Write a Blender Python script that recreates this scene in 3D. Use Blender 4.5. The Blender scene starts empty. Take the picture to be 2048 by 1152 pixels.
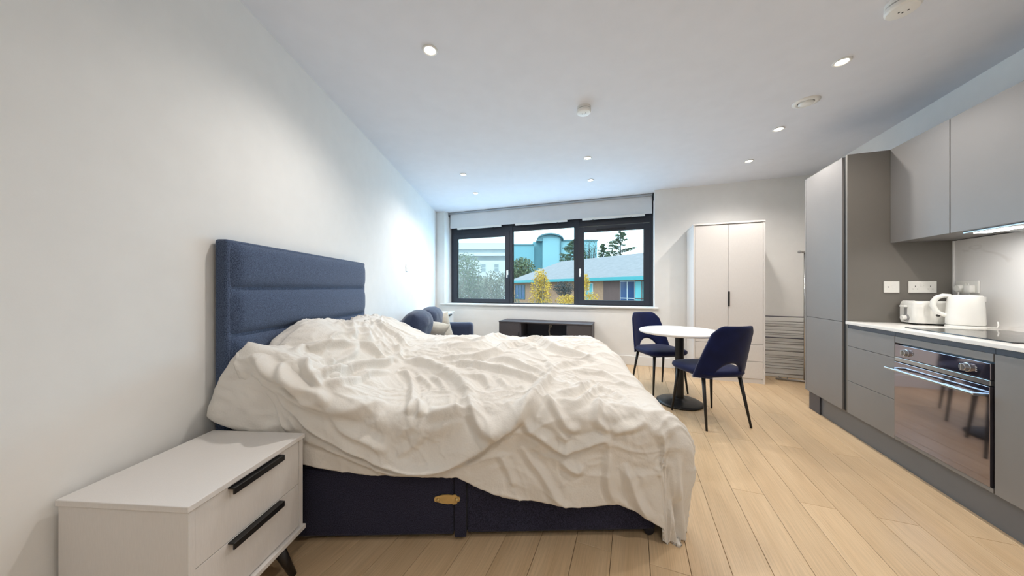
import bpy, bmesh, math, random
import numpy as np
from mathutils import Vector, Matrix, noise

random.seed(7)
SC = bpy.context.scene
COL = SC.collection

# ------------------------------------------------------------------ camera
CAM_H = 1.15
cam_data = bpy.data.cameras.new('camera')
cam_data.sensor_width = 36.0
cam_data.lens = 36.0 * 613.0 / 2048.0
cam_data.clip_start = 0.02
cam_data.clip_end = 400
cam = bpy.data.objects.new('camera', cam_data)
cam.location = (0, 0, CAM_H)
cam.rotation_euler = (math.pi / 2, 0, 0)
COL.objects.link(cam)
SC.camera = cam

# ------------------------------------------------------------------ world, sun, exposure
SC.view_settings.view_transform = 'Standard'
SC.view_settings.look = 'None'
SC.view_settings.gamma = 1.0
SC.view_settings.use_curve_mapping = False
SC.view_settings.exposure = 0.25
DOWNLIGHT_W = 37.0
DAYLIGHT_FILL_W = 36.0
SKY_STRENGTH = 3.0

world = bpy.data.worlds.new('sky')
SC.world = world
world.use_nodes = True
wn = world.node_tree.nodes
wl = world.node_tree.links
bg = wn['Background']
bg.inputs['Strength'].default_value = SKY_STRENGTH
tc = wn.new('ShaderNodeTexCoord')
mp = wn.new('ShaderNodeMapping')
mp.inputs['Scale'].default_value = (1.0, 1.0, 3.0)
nz = wn.new('ShaderNodeTexNoise')
nz.inputs['Scale'].default_value = 2.6
nz.inputs['Detail'].default_value = 6
rp = wn.new('ShaderNodeValToRGB')
rp.color_ramp.elements[0].position = 0.38
rp.color_ramp.elements[0].color = (0.50, 0.78, 0.92, 1)
rp.color_ramp.elements[1].position = 0.66
rp.color_ramp.elements[1].color = (0.72, 0.86, 0.92, 1)
wl.new(tc.outputs['Generated'], mp.inputs['Vector'])
wl.new(mp.outputs['Vector'], nz.inputs['Vector'])
wl.new(nz.outputs['Fac'], rp.inputs['Fac'])
wl.new(rp.outputs['Color'], bg.inputs['Color'])

sun_data = bpy.data.lights.new('sun', 'SUN')
sun_data.energy = 0.5
sun_data.angle = math.radians(12)
sun_data.color = (1.0, 0.96, 0.9)
sun = bpy.data.objects.new('sun', sun_data)
sun.rotation_euler = (math.radians(52), 0, math.radians(-55))
COL.objects.link(sun)

# area lamp added just inside the window glass to strengthen the blue daylight
day_data = bpy.data.lights.new('daylight_fill', 'AREA')
day_data.shape = 'RECTANGLE'
day_data.size = 3.3
day_data.size_y = 1.2
day_data.energy = DAYLIGHT_FILL_W
day_data.color = (0.42, 0.72, 1.0)
day = bpy.data.objects.new('daylight_fill', day_data)
day.location = (0.483, 5.284, 1.55)
day.rotation_euler = (math.radians(-90), 0, math.radians(-20.07))
COL.objects.link(day)

# ------------------------------------------------------------------ room frame
TH = math.radians(20.07)               # the kitchen and window wall stand at this angle to the left wall
CT, ST = math.cos(TH), math.sin(TH)
RZ = -TH
CEIL = 2.58


def P(a, b, z=0.0):
    return Vector((CT * a + ST * b, -ST * a + CT * b, z))


def lin(c):
    c = c / 255.0
    return c / 12.92 if c <= 0.04045 else ((c + 0.055) / 1.055) ** 2.4


def rgb(r, g, b):
    return (lin(r), lin(g), lin(b), 1.0)


# ------------------------------------------------------------------ materials
def mat(name, col, rough=0.6, metal=0.0, bump=0.0, bscale=60.0, var=0.0, vscale=8.0, stretch=(1, 1, 1),
        sheen=0.0, spec=0.5, coat=0.0, trans=0.0, coords='Object', detail=4.0):
    m = bpy.data.materials.new(name)
    m.use_nodes = True
    nt = m.node_tree
    b = nt.nodes['Principled BSDF']
    b.inputs['Base Color'].default_value = col
    b.inputs['Roughness'].default_value = rough
    b.inputs['Metallic'].default_value = metal
    b.inputs['Specular IOR Level'].default_value = spec
    b.inputs['Sheen Weight'].default_value = sheen
    b.inputs['Coat Weight'].default_value = coat
    if trans:
        b.inputs['Transmission Weight'].default_value = trans
    t = nt.nodes.new('ShaderNodeTexCoord')
    mpn = nt.nodes.new('ShaderNodeMapping')
    mpn.inputs['Scale'].default_value = stretch
    nt.links.new(t.outputs[coords], mpn.inputs['Vector'])
    n1 = nt.nodes.new('ShaderNodeTexNoise')
    n1.inputs['Scale'].default_value = vscale
    n1.inputs['Detail'].default_value = detail
    nt.links.new(mpn.outputs['Vector'], n1.inputs['Vector'])
    v = max(var, 0.015)
    rm = nt.nodes.new('ShaderNodeValToRGB')
    rm.color_ramp.elements[0].position = 0.3
    rm.color_ramp.elements[1].position = 0.7
    rm.color_ramp.elements[0].color = (col[0] * (1 - v), col[1] * (1 - v), col[2] * (1 - v), 1)
    rm.color_ramp.elements[1].color = (min(1, col[0] * (1 + v)), min(1, col[1] * (1 + v)), min(1, col[2] * (1 + v)), 1)
    nt.links.new(n1.outputs['Fac'], rm.inputs['Fac'])
    nt.links.new(rm.outputs['Color'], b.inputs['Base Color'])
    if bump:
        n2 = nt.nodes.new('ShaderNodeTexNoise')
        n2.inputs['Scale'].default_value = bscale
        n2.inputs['Detail'].default_value = 3
        nt.links.new(mpn.outputs['Vector'], n2.inputs['Vector'])
        bn = nt.nodes.new('ShaderNodeBump')
        bn.inputs['Strength'].default_value = bump
        bn.inputs['Distance'].default_value = 0.01
        nt.links.new(n2.outputs['Fac'], bn.inputs['Height'])
        nt.links.new(bn.outputs['Normal'], b.inputs['Normal'])
    return m


def emit_mat(name, col, strength):
    m = bpy.data.materials.new(name)
    m.use_nodes = True
    b = m.node_tree.nodes['Principled BSDF']
    b.inputs['Base Color'].default_value = col
    b.inputs['Emission Color'].default_value = col
    b.inputs['Emission Strength'].default_value = strength
    return m


def wood_floor_mat():
    m = bpy.data.materials.new('oak_plank')
    m.use_nodes = True
    nt = m.node_tree
    L = nt.links.new
    b = nt.nodes['Principled BSDF']
    b.inputs['Roughness'].default_value = 0.38
    b.inputs['Specular IOR Level'].default_value = 0.4
    t = nt.nodes.new('ShaderNodeTexCoord')
    oi = nt.nodes.new('ShaderNodeObjectInfo')
    add = nt.nodes.new('ShaderNodeVectorMath'); add.operation = 'ADD'
    sc = nt.nodes.new('ShaderNodeVectorMath'); sc.operation = 'SCALE'
    cmb = nt.nodes.new('ShaderNodeCombineXYZ')
    L(oi.outputs['Random'], cmb.inputs['X']); L(oi.outputs['Random'], cmb.inputs['Y'])
    sc.inputs['Scale'].default_value = 37.0
    L(cmb.outputs['Vector'], sc.inputs[0])
    L(t.outputs['Object'], add.inputs[0]); L(sc.outputs['Vector'], add.inputs[1])
    mp1 = nt.nodes.new('ShaderNodeMapping'); mp1.inputs['Scale'].default_value = (9, 0.8, 1)
    L(add.outputs['Vector'], mp1.inputs['Vector'])
    n1 = nt.nodes.new('ShaderNodeTexNoise'); n1.inputs['Scale'].default_value = 1.6; n1.inputs['Detail'].default_value = 3
    L(mp1.outputs['Vector'], n1.inputs['Vector'])
    mp2 = nt.nodes.new('ShaderNodeMapping'); mp2.inputs['Scale'].default_value = (220, 5, 1)
    L(add.outputs['Vector'], mp2.inputs['Vector'])
    n2 = nt.nodes.new('ShaderNodeTexNoise'); n2.inputs['Scale'].default_value = 1.0; n2.inputs['Detail'].default_value = 4
    L(mp2.outputs['Vector'], n2.inputs['Vector'])
    r1 = nt.nodes.new('ShaderNodeValToRGB')
    r1.color_ramp.elements[0].position = 0.3; r1.color_ramp.elements[0].color = FLOOR_DARK
    r1.color_ramp.elements[1].position = 0.7; r1.color_ramp.elements[1].color = FLOOR_LIGHT
    L(n1.outputs['Fac'], r1.inputs['Fac'])
    r2 = nt.nodes.new('ShaderNodeValToRGB')
    r2.color_ramp.elements[0].position = 0.35; r2.color_ramp.elements[0].color = (0.86, 0.86, 0.86, 1)
    r2.color_ramp.elements[1].position = 0.6; r2.color_ramp.elements[1].color = (1, 1, 1, 1)
    L(n2.outputs['Fac'], r2.inputs['Fac'])
    mx = nt.nodes.new('ShaderNodeMix'); mx.data_type = 'RGBA'; mx.blend_type = 'MULTIPLY'
    mx.inputs['Factor'].default_value = 1.0
    L(r1.outputs['Color'], mx.inputs['A']); L(r2.outputs['Color'], mx.inputs['B'])
    hs = nt.nodes.new('ShaderNodeHueSaturation')
    mr = nt.nodes.new('ShaderNodeMapRange')
    mr.inputs['To Min'].default_value = 0.94; mr.inputs['To Max'].default_value = 1.05
    L(oi.outputs['Random'], mr.inputs['Value']); L(mr.outputs['Result'], hs.inputs['Value'])
    L(mx.outputs['Result'], hs.inputs['Color'])
    L(hs.outputs['Color'], b.inputs['Base Color'])
    bn = nt.nodes.new('ShaderNodeBump'); bn.inputs['Strength'].default_value = 0.06; bn.inputs['Distance'].default_value = 0.004
    L(n2.outputs['Fac'], bn.inputs['Height']); L(bn.outputs['Normal'], b.inputs['Normal'])
    return m


FLOOR_DARK = rgb(206, 176, 138)
FLOOR_LIGHT = rgb(218, 190, 153)


def marble_mat():
    m = bpy.data.materials.new('marble')
    m.use_nodes = True
    nt = m.node_tree
    L = nt.links.new
    b = nt.nodes['Principled BSDF']
    b.inputs['Roughness'].default_value = 0.25
    t = nt.nodes.new('ShaderNodeTexCoord')
    n = nt.nodes.new('ShaderNodeTexNoise'); n.inputs['Scale'].default_value = 1.1; n.inputs['Detail'].default_value = 5
    n.inputs['Distortion'].default_value = 1.2
    mp_ = nt.nodes.new('ShaderNodeMapping'); mp_.inputs['Rotation'].default_value = (0.8, 0.3, 0.5)
    mp_.inputs['Scale'].default_value = (1, 1, 2.2)
    L(t.outputs['Object'], mp_.inputs['Vector']); L(mp_.outputs['Vector'], n.inputs['Vector'])
    r = nt.nodes.new('ShaderNodeValToRGB')
    cr = r.color_ramp
    cr.elements[0].position = 0.485; cr.elements[0].color = rgb(236, 234, 232)
    e = cr.elements.new(0.5); e.color = rgb(226, 223, 220)
    cr.elements[2].position = 0.515; cr.elements[2].color = rgb(236, 234, 232)
    L(n.outputs['Fac'], r.inputs['Fac']); L(r.outputs['Color'], b.inputs['Base Color'])
    return m


def glass_mat(name, tint, dust=0.0, refl=0.06):
    m = bpy.data.materials.new(name)
    m.use_nodes = True
    nt = m.node_tree
    L = nt.links.new
    for n in list(nt.nodes):
        nt.nodes.remove(n)
    out = nt.nodes.new('ShaderNodeOutputMaterial')
    tr = nt.nodes.new('ShaderNodeBsdfTransparent'); tr.inputs['Color'].default_value = tint
    gl = nt.nodes.new('ShaderNodeBsdfGlossy'); gl.inputs['Roughness'].default_value = 0.02
    fr = nt.nodes.new('ShaderNodeFresnel'); fr.inputs['IOR'].default_value = 1.3
    mx = nt.nodes.new('ShaderNodeMixShader')
    L(fr.outputs['Fac'], mx.inputs['Fac']); L(tr.outputs['BSDF'], mx.inputs[1]); L(gl.outputs['BSDF'], mx.inputs[2])
    last = mx
    if dust:
        df = nt.nodes.new('ShaderNodeBsdfTranslucent'); df.inputs['Color'].default_value = (0.85, 0.86, 0.86, 1)
        nz_ = nt.nodes.new('ShaderNodeTexNoise'); nz_.inputs['Scale'].default_value = 3.0
        t = nt.nodes.new('ShaderNodeTexCoord'); L(t.outputs['Object'], nz_.inputs['Vector'])
        mr = nt.nodes.new('ShaderNodeMapRange'); mr.inputs['To Min'].default_value = dust * 0.6; mr.inputs['To Max'].default_value = dust * 1.4
        L(nz_.outputs['Fac'], mr.inputs['Value'])
        m2 = nt.nodes.new('ShaderNodeMixShader')
        L(mr.outputs['Result'], m2.inputs['Fac']); L(mx.outputs['Shader'], m2.inputs[1]); L(df.outputs['BSDF'], m2.inputs[2])
        last = m2
    L(last.outputs['Shader'], out.inputs['Surface'])
    return m


def weave_mat(name, dark, light, scale=260.0, rough=0.9, sheen=0.2, bump=0.25):
    m = bpy.data.materials.new(name)
    m.use_nodes = True
    nt = m.node_tree
    L = nt.links.new
    b = nt.nodes['Principled BSDF']
    b.inputs['Roughness'].default_value = rough
    b.inputs['Sheen Weight'].default_value = sheen
    b.inputs['Specular IOR Level'].default_value = 0.2
    t = nt.nodes.new('ShaderNodeTexCoord')
    mp_ = nt.nodes.new('ShaderNodeMapping'); mp_.inputs['Scale'].default_value = (1, 1, 0.6)
    L(t.outputs['Object'], mp_.inputs['Vector'])
    n = nt.nodes.new('ShaderNodeTexNoise'); n.inputs['Scale'].default_value = scale; n.inputs['Detail'].default_value = 2
    L(mp_.outputs['Vector'], n.inputs['Vector'])
    r = nt.nodes.new('ShaderNodeValToRGB')
    r.color_ramp.elements[0].position = 0.36; r.color_ramp.elements[0].color = dark
    r.color_ramp.elements[1].position = 0.66; r.color_ramp.elements[1].color = light
    L(n.outputs['Fac'], r.inputs['Fac']); L(r.outputs['Color'], b.inputs['Base Color'])
    bn = nt.nodes.new('ShaderNodeBump'); bn.inputs['Strength'].default_value = bump; bn.inputs['Distance'].default_value = 0.003
    L(n.outputs['Fac'], bn.inputs['Height']); L(bn.outputs['Normal'], b.inputs['Normal'])
    return m


M = {}
M['wall'] = mat('wall_paint', rgb(238, 237, 234), 0.9, bump=0.02, bscale=220, spec=0.2)
M['ceiling'] = mat('ceiling_paint', rgb(228, 230, 236), 0.9, bump=0.02, bscale=200, spec=0.2)
M['trim'] = mat('white_trim', rgb(238, 238, 236), 0.5)
M['floor'] = wood_floor_mat()
M['subfloor'] = mat('subfloor_brown', rgb(96, 70, 46), 0.9)  # dark brown base slab showing in the plank joints
M['frame'] = mat('anthracite_frame', rgb(40, 44, 54), 0.4, var=0.02)
M['gasket'] = mat('black_gasket', rgb(16, 18, 22), 0.6)
M['glass'] = glass_mat('window_glass', (0.97, 1.0, 1.0, 1))
M['dusty'] = glass_mat('dusty_glass', (0.95, 0.98, 0.98, 1), dust=0.09)
M['blind'] = mat('blind_fabric', rgb(226, 228, 230), 0.9, bump=0.05, bscale=400)
M['alu'] = mat('aluminium', rgb(176, 180, 184), 0.35, metal=0.8)
M['chrome'] = mat('chrome', rgb(200, 200, 200), 0.16, metal=1.0)
M['rodmetal'] = mat('grey_rod', rgb(150, 146, 142), 0.35, metal=0.6)
M['whitefurn'] = mat('white_ash_laminate', rgb(226, 222, 218), 0.55, bump=0.05, bscale=40, var=0.025, vscale=30, stretch=(12, 12, 1))
M['greyfurn'] = mat('pale_grey_laminate', rgb(196, 195, 196), 0.55, bump=0.05, bscale=40, var=0.03, vscale=30, stretch=(12, 12, 1))
M['black'] = mat('black_metal', rgb(20, 19, 20), 0.42, var=0.05)
M['darkwood'] = mat('dark_leg', rgb(28, 22, 20), 0.45, var=0.1)
M['headboard'] = weave_mat('denim_weave', rgb(52, 63, 86), rgb(88, 104, 132), 340, bump=0.35)
M['divan'] = weave_mat('navy_weave', rgb(28, 28, 43), rgb(56, 56, 77), 340, sheen=0.1)
M['gold'] = mat('brass', rgb(206, 178, 120), 0.35, metal=0.55, var=0.06, vscale=60)
M['linen'] = mat('white_cotton', rgb(229, 224, 216), 0.85, bump=0.16, bscale=110, sheen=0.15, spec=0.15)
M['mattress'] = mat('mattress_ticking', rgb(228, 224, 218), 0.9, bump=0.1, bscale=80)
M['velvet'] = mat('navy_velvet', rgb(14, 24, 66), 0.75, bump=0.06, bscale=300, var=0.25, vscale=9, sheen=0.15, spec=0.15)
M['sofa'] = weave_mat('slate_blue_weave', rgb(40, 48, 70), rgb(64, 74, 100), 380, sheen=0.3)
M['beige'] = mat('beige_linen', rgb(190, 182, 168), 0.9, bump=0.2, bscale=200, var=0.06, vscale=30)
M['tv'] = mat('graphite_laminate', rgb(74, 70, 74), 0.6, bump=0.06, bscale=60, var=0.07, vscale=20, stretch=(1, 1, 10))
M['tvin'] = mat('graphite_inner', rgb(84, 82, 92), 0.7, var=0.04)
M['cable'] = mat('beige_plastic', rgb(214, 200, 186), 0.5)
M['tabletop'] = mat('white_table_laminate', rgb(238, 236, 234), 0.4, var=0.02, vscale=30)
M['kitchen'] = mat('matt_grey_lacquer', rgb(131, 129, 128), 0.42, var=0.015)
M['kitchenpanel'] = mat('taupe_panel', rgb(118, 114, 108), 0.5, var=0.015)
M['rail'] = mat('shadow_rail', rgb(70, 74, 84), 0.4)
M['plinth'] = mat('plinth_grey', rgb(106, 109, 114), 0.35)
M['worktop'] = mat('white_quartz', rgb(238, 235, 230), 0.28, var=0.02, vscale=60)
M['marble'] = marble_mat()
M['hob'] = mat('black_ceramic', rgb(16, 16, 18), 0.06, spec=0.9)
M['steel'] = mat('brushed_steel', rgb(190, 192, 194), 0.22, metal=1.0, stretch=(1, 1, 40))
M['oven'] = mat('mirror_black_glass', rgb(158, 153, 162), 0.05, metal=0.95)
M['ovendark'] = mat('oven_cavity_edge', rgb(14, 14, 18), 0.4)
M['plastic'] = mat('white_plastic', rgb(240, 239, 234), 0.32, var=0.02)
M['plasticgrey'] = mat('grey_plastic', rgb(150, 150, 150), 0.4)
M['slot'] = mat('dark_slot', rgb(40, 38, 36), 0.7)
M['lamp'] = emit_mat('lamp_glow', (1.0, 0.93, 0.82, 1), 14.0)
M['hoodlamp'] = emit_mat('hood_lamp_glow', (1.0, 0.97, 0.92, 1), 9.0)
M['castor'] = mat('castor_black', rgb(20, 22, 34), 0.5)


# ------------------------------------------------------------------ mesh helpers
def link(name, me, material, parent=None, smooth=False):
    o = bpy.data.objects.new(name, me)
    COL.objects.link(o)
    if material is not None and not me.materials:
        me.materials.append(material)
    if parent is not None:
        o.parent = parent
    if smooth:
        me.polygons.foreach_set('use_smooth', [True] * len(me.polygons))
    return o


def obj(name, bm, material, parent=None, smooth=False, angle=None):
    me = bpy.data.meshes.new(name)
    bmesh.ops.recalc_face_normals(bm, faces=bm.faces[:])
    bm.to_mesh(me)
    bm.free()
    o = link(name, me, material, parent, smooth or angle is not None)
    if angle is not None:
        me.set_sharp_from_angle(angle=math.radians(angle))
    return o


def NB():
    return bmesh.new()


def box(bm, x0, x1, y0, y1, z0, z1, bev=0.0, seg=2):
    vs = [bm.verts.new(p) for p in ((x0, y0, z0), (x1, y0, z0), (x1, y1, z0), (x0, y1, z0),
                                    (x0, y0, z1), (x1, y0, z1), (x1, y1, z1), (x0, y1, z1))]
    fs = [bm.faces.new([vs[i] for i in q]) for q in
          ((0, 3, 2, 1), (4, 5, 6, 7), (0, 1, 5, 4), (1, 2, 6, 5), (2, 3, 7, 6), (3, 0, 4, 7))]
    if bev > 0:
        es = list({e for f in fs for e in f.edges})
        bmesh.ops.bevel(bm, geom=es, offset=bev, segments=seg, affect='EDGES', profile=0.5)
    return bm


def bx(*a, **k):
    return box(NB(), *a, **k)


def ring(bm, c, u, v, r, n):
    return [bm.verts.new(c + u * (r * math.cos(2 * math.pi * i / n)) + v * (r * math.sin(2 * math.pi * i / n))) for i in range(n)]


def tube(bm, pts, radii, n=12, cap=True):
    pts = [Vector(p) for p in pts]
    if not hasattr(radii, '__len__'):
        radii = [radii] * len(pts)
    prev = None
    up = Vector((0, 0, 1))
    u = None
    for i, p in enumerate(pts):
        if i == 0:
            d = pts[1] - p
        elif i == len(pts) - 1:
            d = p - pts[i - 1]
        else:
            d = pts[i + 1] - pts[i - 1]
        d.normalize()
        if u is None:
            ref = up if abs(d.dot(up)) < 0.9 else Vector((1, 0, 0))
            u = ref.cross(d).normalized()
        else:
            u = (u - d * u.dot(d)).normalized()
        v = d.cross(u)
        r = ring(bm, p, u, v, radii[i], n)
        if prev:
            for k in range(n):
                bm.faces.new((prev[k], prev[(k + 1) % n], r[(k + 1) % n], r[k]))
        elif cap:
            bm.faces.new(list(reversed(r)))
        prev = r
    if cap:
        bm.faces.new(prev)
    return bm


def lathe(bm, prof, n=32, c=(0, 0, 0), axis='z', close=True):
    c = Vector(c)
    A = {'z': (Vector((1, 0, 0)), Vector((0, 1, 0)), Vector((0, 0, 1))),
         'x': (Vector((0, 1, 0)), Vector((0, 0, 1)), Vector((1, 0, 0))),
         'y': (Vector((0, 0, 1)), Vector((1, 0, 0)), Vector((0, 1, 0)))}[axis]
    prev = None
    for (r, h) in prof:
        if r < 1e-6:
            cur = [bm.verts.new(c + A[2] * h)]
        else:
            cur = ring(bm, c + A[2] * h, A[0], A[1], r, n)
        if prev:
            if len(prev) == 1 and len(cur) > 1:
                for k in range(n):
                    bm.faces.new((prev[0], cur[(k + 1) % n], cur[k]))
            elif len(cur) == 1 and len(prev) > 1:
                for k in range(n):
                    bm.faces.new((prev[k], prev[(k + 1) % n], cur[0]))
            elif len(cur) > 1:
                for k in range(n):
                    bm.faces.new((prev[k], prev[(k + 1) % n], cur[(k + 1) % n], cur[k]))
        prev = cur
    return bm


def prism(bm, poly, z0, z1):
    lo = [bm.verts.new((p[0], p[1], z0)) for p in poly]
    hi = [bm.verts.new((p[0], p[1], z1)) for p in poly]
    n = len(poly)
    bm.faces.new(list(reversed(lo)))
    bm.faces.new(hi)
    for i in range(n):
        bm.faces.new((lo[i], lo[(i + 1) % n], hi[(i + 1) % n], hi[i]))
    return bm


def cushion_bm(w, h, t, n=28, corner=0.06, puff=0.55, seed=0, wrinkle=0.006, rnd=0.0):
    """soft cushion in the x-z plane, thickness along y"""
    bm = NB()
    rg = random.Random(seed)
    off = Vector((rg.random() * 9, rg.random() * 9, rg.random() * 9))
    grids = []
    for sgn in (1, -1):
        g = []
        for i in range(n + 1):
            row = []
            for j in range(n + 1):
                u = -1 + 2 * i / n
                v = -1 + 2 * j / n
                pin = 1 - corner * (1 - abs(u) ** 2.5) * abs(v) ** 4
                pin2 = 1 - corner * (1 - abs(v) ** 2.5) * abs(u) ** 4
                x = u * w / 2 * pin2 * math.sqrt(1 - rnd * v * v / 2)
                z = v * h / 2 * pin * math.sqrt(1 - rnd * u * u / 2)
                th = ((1 - abs(u) ** 3.2) * (1 - abs(v) ** 3.2)) ** puff
                y = sgn * (t / 2 * th + 0.004)
                nn = noise.noise(Vector((x * 7, z * 7, sgn * 3)) + off)
                n3 = noise.noise(Vector((x * 11 + z * 5, z * 20 - x * 6, sgn * 5 + 2)) + off)
                y += sgn * (nn * 2 + (0.5 - abs(n3)) * 1.5) * wrinkle * (0.3 + 0.7 * th)
                row.append(bm.verts.new((x, y, z)))
            g.append(row)
        grids.append(g)
        for i in range(n):
            for j in range(n):
                q = (g[i][j], g[i + 1][j], g[i + 1][j + 1], g[i][j + 1])
                bm.faces.new(q if sgn > 0 else tuple(reversed(q)))
    a, b = grids
    rim_a = [a[i][0] for i in range(n)] + [a[n][j] for j in range(n)] + [a[i][n] for i in range(n, 0, -1)] + [a[0][j] for j in range(n, 0, -1)]
    rim_b = [b[i][0] for i in range(n)] + [b[n][j] for j in range(n)] + [b[i][n] for i in range(n, 0, -1)] + [b[0][j] for j in range(n, 0, -1)]
    m = len(rim_a)
    for i in range(m):
        bm.faces.new((rim_a[i], rim_a[(i + 1) % m], rim_b[(i + 1) % m], rim_b[i]))
    return bm


# ------------------------------------------------------------------ scene-graph helpers
def tag(o, label=None, cat=None, group=None, kind=None):
    if label:
        o['label'] = label
    if cat:
        o['category'] = cat
    if group:
        o['group'] = group
    if kind:
        o['kind'] = kind
    return o


def thing(name, label, cat, loc=(0, 0, 0), rz=0.0, group=None):
    o = bpy.data.objects.new(name, None)
    o.empty_display_size = 0.1
    COL.objects.link(o)
    o.location = loc
    o.rotation_euler = (0, 0, rz)
    return tag(o, label, cat, group)


def copy_tree(o, parent=None):
    c = o.copy()
    COL.objects.link(c)
    c.parent = parent
    for ch in list(o.children):
        copy_tree(ch, c)
    return c


def struct(name, bm, m, loc=(0, 0, 0), rz=0.0):
    o = obj(name, bm, m)
    o.location = loc
    o.rotation_euler = (0, 0, rz)
    o['kind'] = 'structure'
    return o

# ================================================================== THE ROOM
B_FAR = 4.93          # inner face of the window wall
A_KIT = 2.24          # kitchen wall
B_BACK = -1.6         # wall behind the camera
WIN_A0, WIN_A1 = -3.14, 0.42
SILL = 0.865


def left_x(y):
    return -1.323 - 0.0186 * y


def left_hit(b):
    # point of the left wall on the line b = const
    y = (b + ST * 1.323) / (CT - ST * 0.0186)
    return Vector((left_x(y), y, 0))


c_bl = left_hit(B_BACK)
c_fl = left_hit(B_FAR)
c_fr = P(A_KIT, B_FAR)
c_br = P(A_KIT, B_BACK)

# ceiling, one slab reaching into the window recess
out = 0.30
bm = NB()
prism(bm, [(c_bl.x - out, c_bl.y - out), (c_br.x + 0.1, c_br.y - out), tuple(P(A_KIT + out, B_BACK - .1).xy), tuple(P(A_KIT + out, B_FAR + 0.34).xy),
           tuple((P(-3.5, B_FAR + 0.34)).xy)], CEIL, CEIL + 0.2)
struct('ceiling', bm, M['ceiling'])

# left wall
bm = NB()
pts = [(c_bl.x, c_bl.y - out), (left_hit(B_FAR + 0.3).x, left_hit(B_FAR + 0.3).y)]
bm2 = prism(bm, [pts[0], pts[1], (pts[1][0] - out, pts[1][1]), (pts[0][0] - out, pts[0][1])], -0.2, CEIL)
struct('wall_left', bm, M['wall'])

# window wall: below the sill, a stub left of the opening, the wide pier right of it
bm = NB()
a_l = CT * c_fl.x - ST * c_fl.y
box(bm, a_l - 0.01, A_KIT + out, B_FAR, B_FAR + 0.34, -0.2, SILL - 0.02)
box(bm, a_l - 0.01, WIN_A0, B_FAR, B_FAR + 0.34, SILL - 0.02, CEIL)
box(bm, WIN_A1, A_KIT + out, B_FAR, B_FAR + 0.34, SILL - 0.02, CEIL)
struct('wall_far', bm, M['wall'], rz=RZ)

bm = NB()
box(bm, A_KIT, A_KIT + out, B_BACK - out, B_FAR, -0.2, CEIL)
struct('wall_right', bm, M['wall'], rz=RZ)

bm = NB()
a_b = CT * c_bl.x - ST * c_bl.y
box(bm, a_b - 0.02, A_KIT, B_BACK - out, B_BACK, -0.2, CEIL)
struct('wall_near', bm, M['wall'], rz=RZ)

# skirting boards
bm = NB()
box(bm, a_l + 0.02, A_KIT - 0.001, B_FAR - 0.016, B_FAR - 0.0005, 0, 0.135, 0.003)
struct('baseboard_far', bm, M['trim'], rz=RZ)
ang_l = math.atan(-0.0186)
bm = NB()
box(bm, 0.0005, 0.016, 0, (c_fl - c_bl).length - 0.03, 0, 0.135, 0.003)
struct('baseboard_left', bm, M['trim'], loc=(c_bl.x, c_bl.y, 0), rz=-ang_l)

# sill board and window lining
bm = NB()
box(bm, WIN_A0 - 0.07, WIN_A1 + 0.05, B_FAR - 0.035, B_FAR, SILL - 0.022, SILL + 0.002, 0.004)
box(bm, WIN_A0 + 0.001, WIN_A1 - 0.001, B_FAR - 0.01, B_FAR + 0.335, SILL - 0.022, SILL + 0.002)
struct('trim_1', bm, M['trim'], rz=RZ)

# ---------------------------------------------------------------- floor of oak planks
PH = math.radians(21.5)
CP, SP = math.cos(PH), math.sin(PH)
bm = NB()
prism(bm, [(c_bl.x - .05, c_bl.y - .05), (c_br.x, c_br.y), tuple(P(A_KIT + .05, B_FAR + .05).xy), (c_fl.x - .05, c_fl.y + 0.02)], -0.16, -0.010)
floor = struct('floor', bm, M['subfloor'])
PW, PL, GAP = 0.1535, 1.40, 0.0018


def plank_bm():
    b_ = NB()
    box(b_, GAP / 2, PW - GAP / 2, GAP / 2, PL - GAP / 2, -0.0105, 0.0, 0.0012, 1)
    return b_


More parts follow.
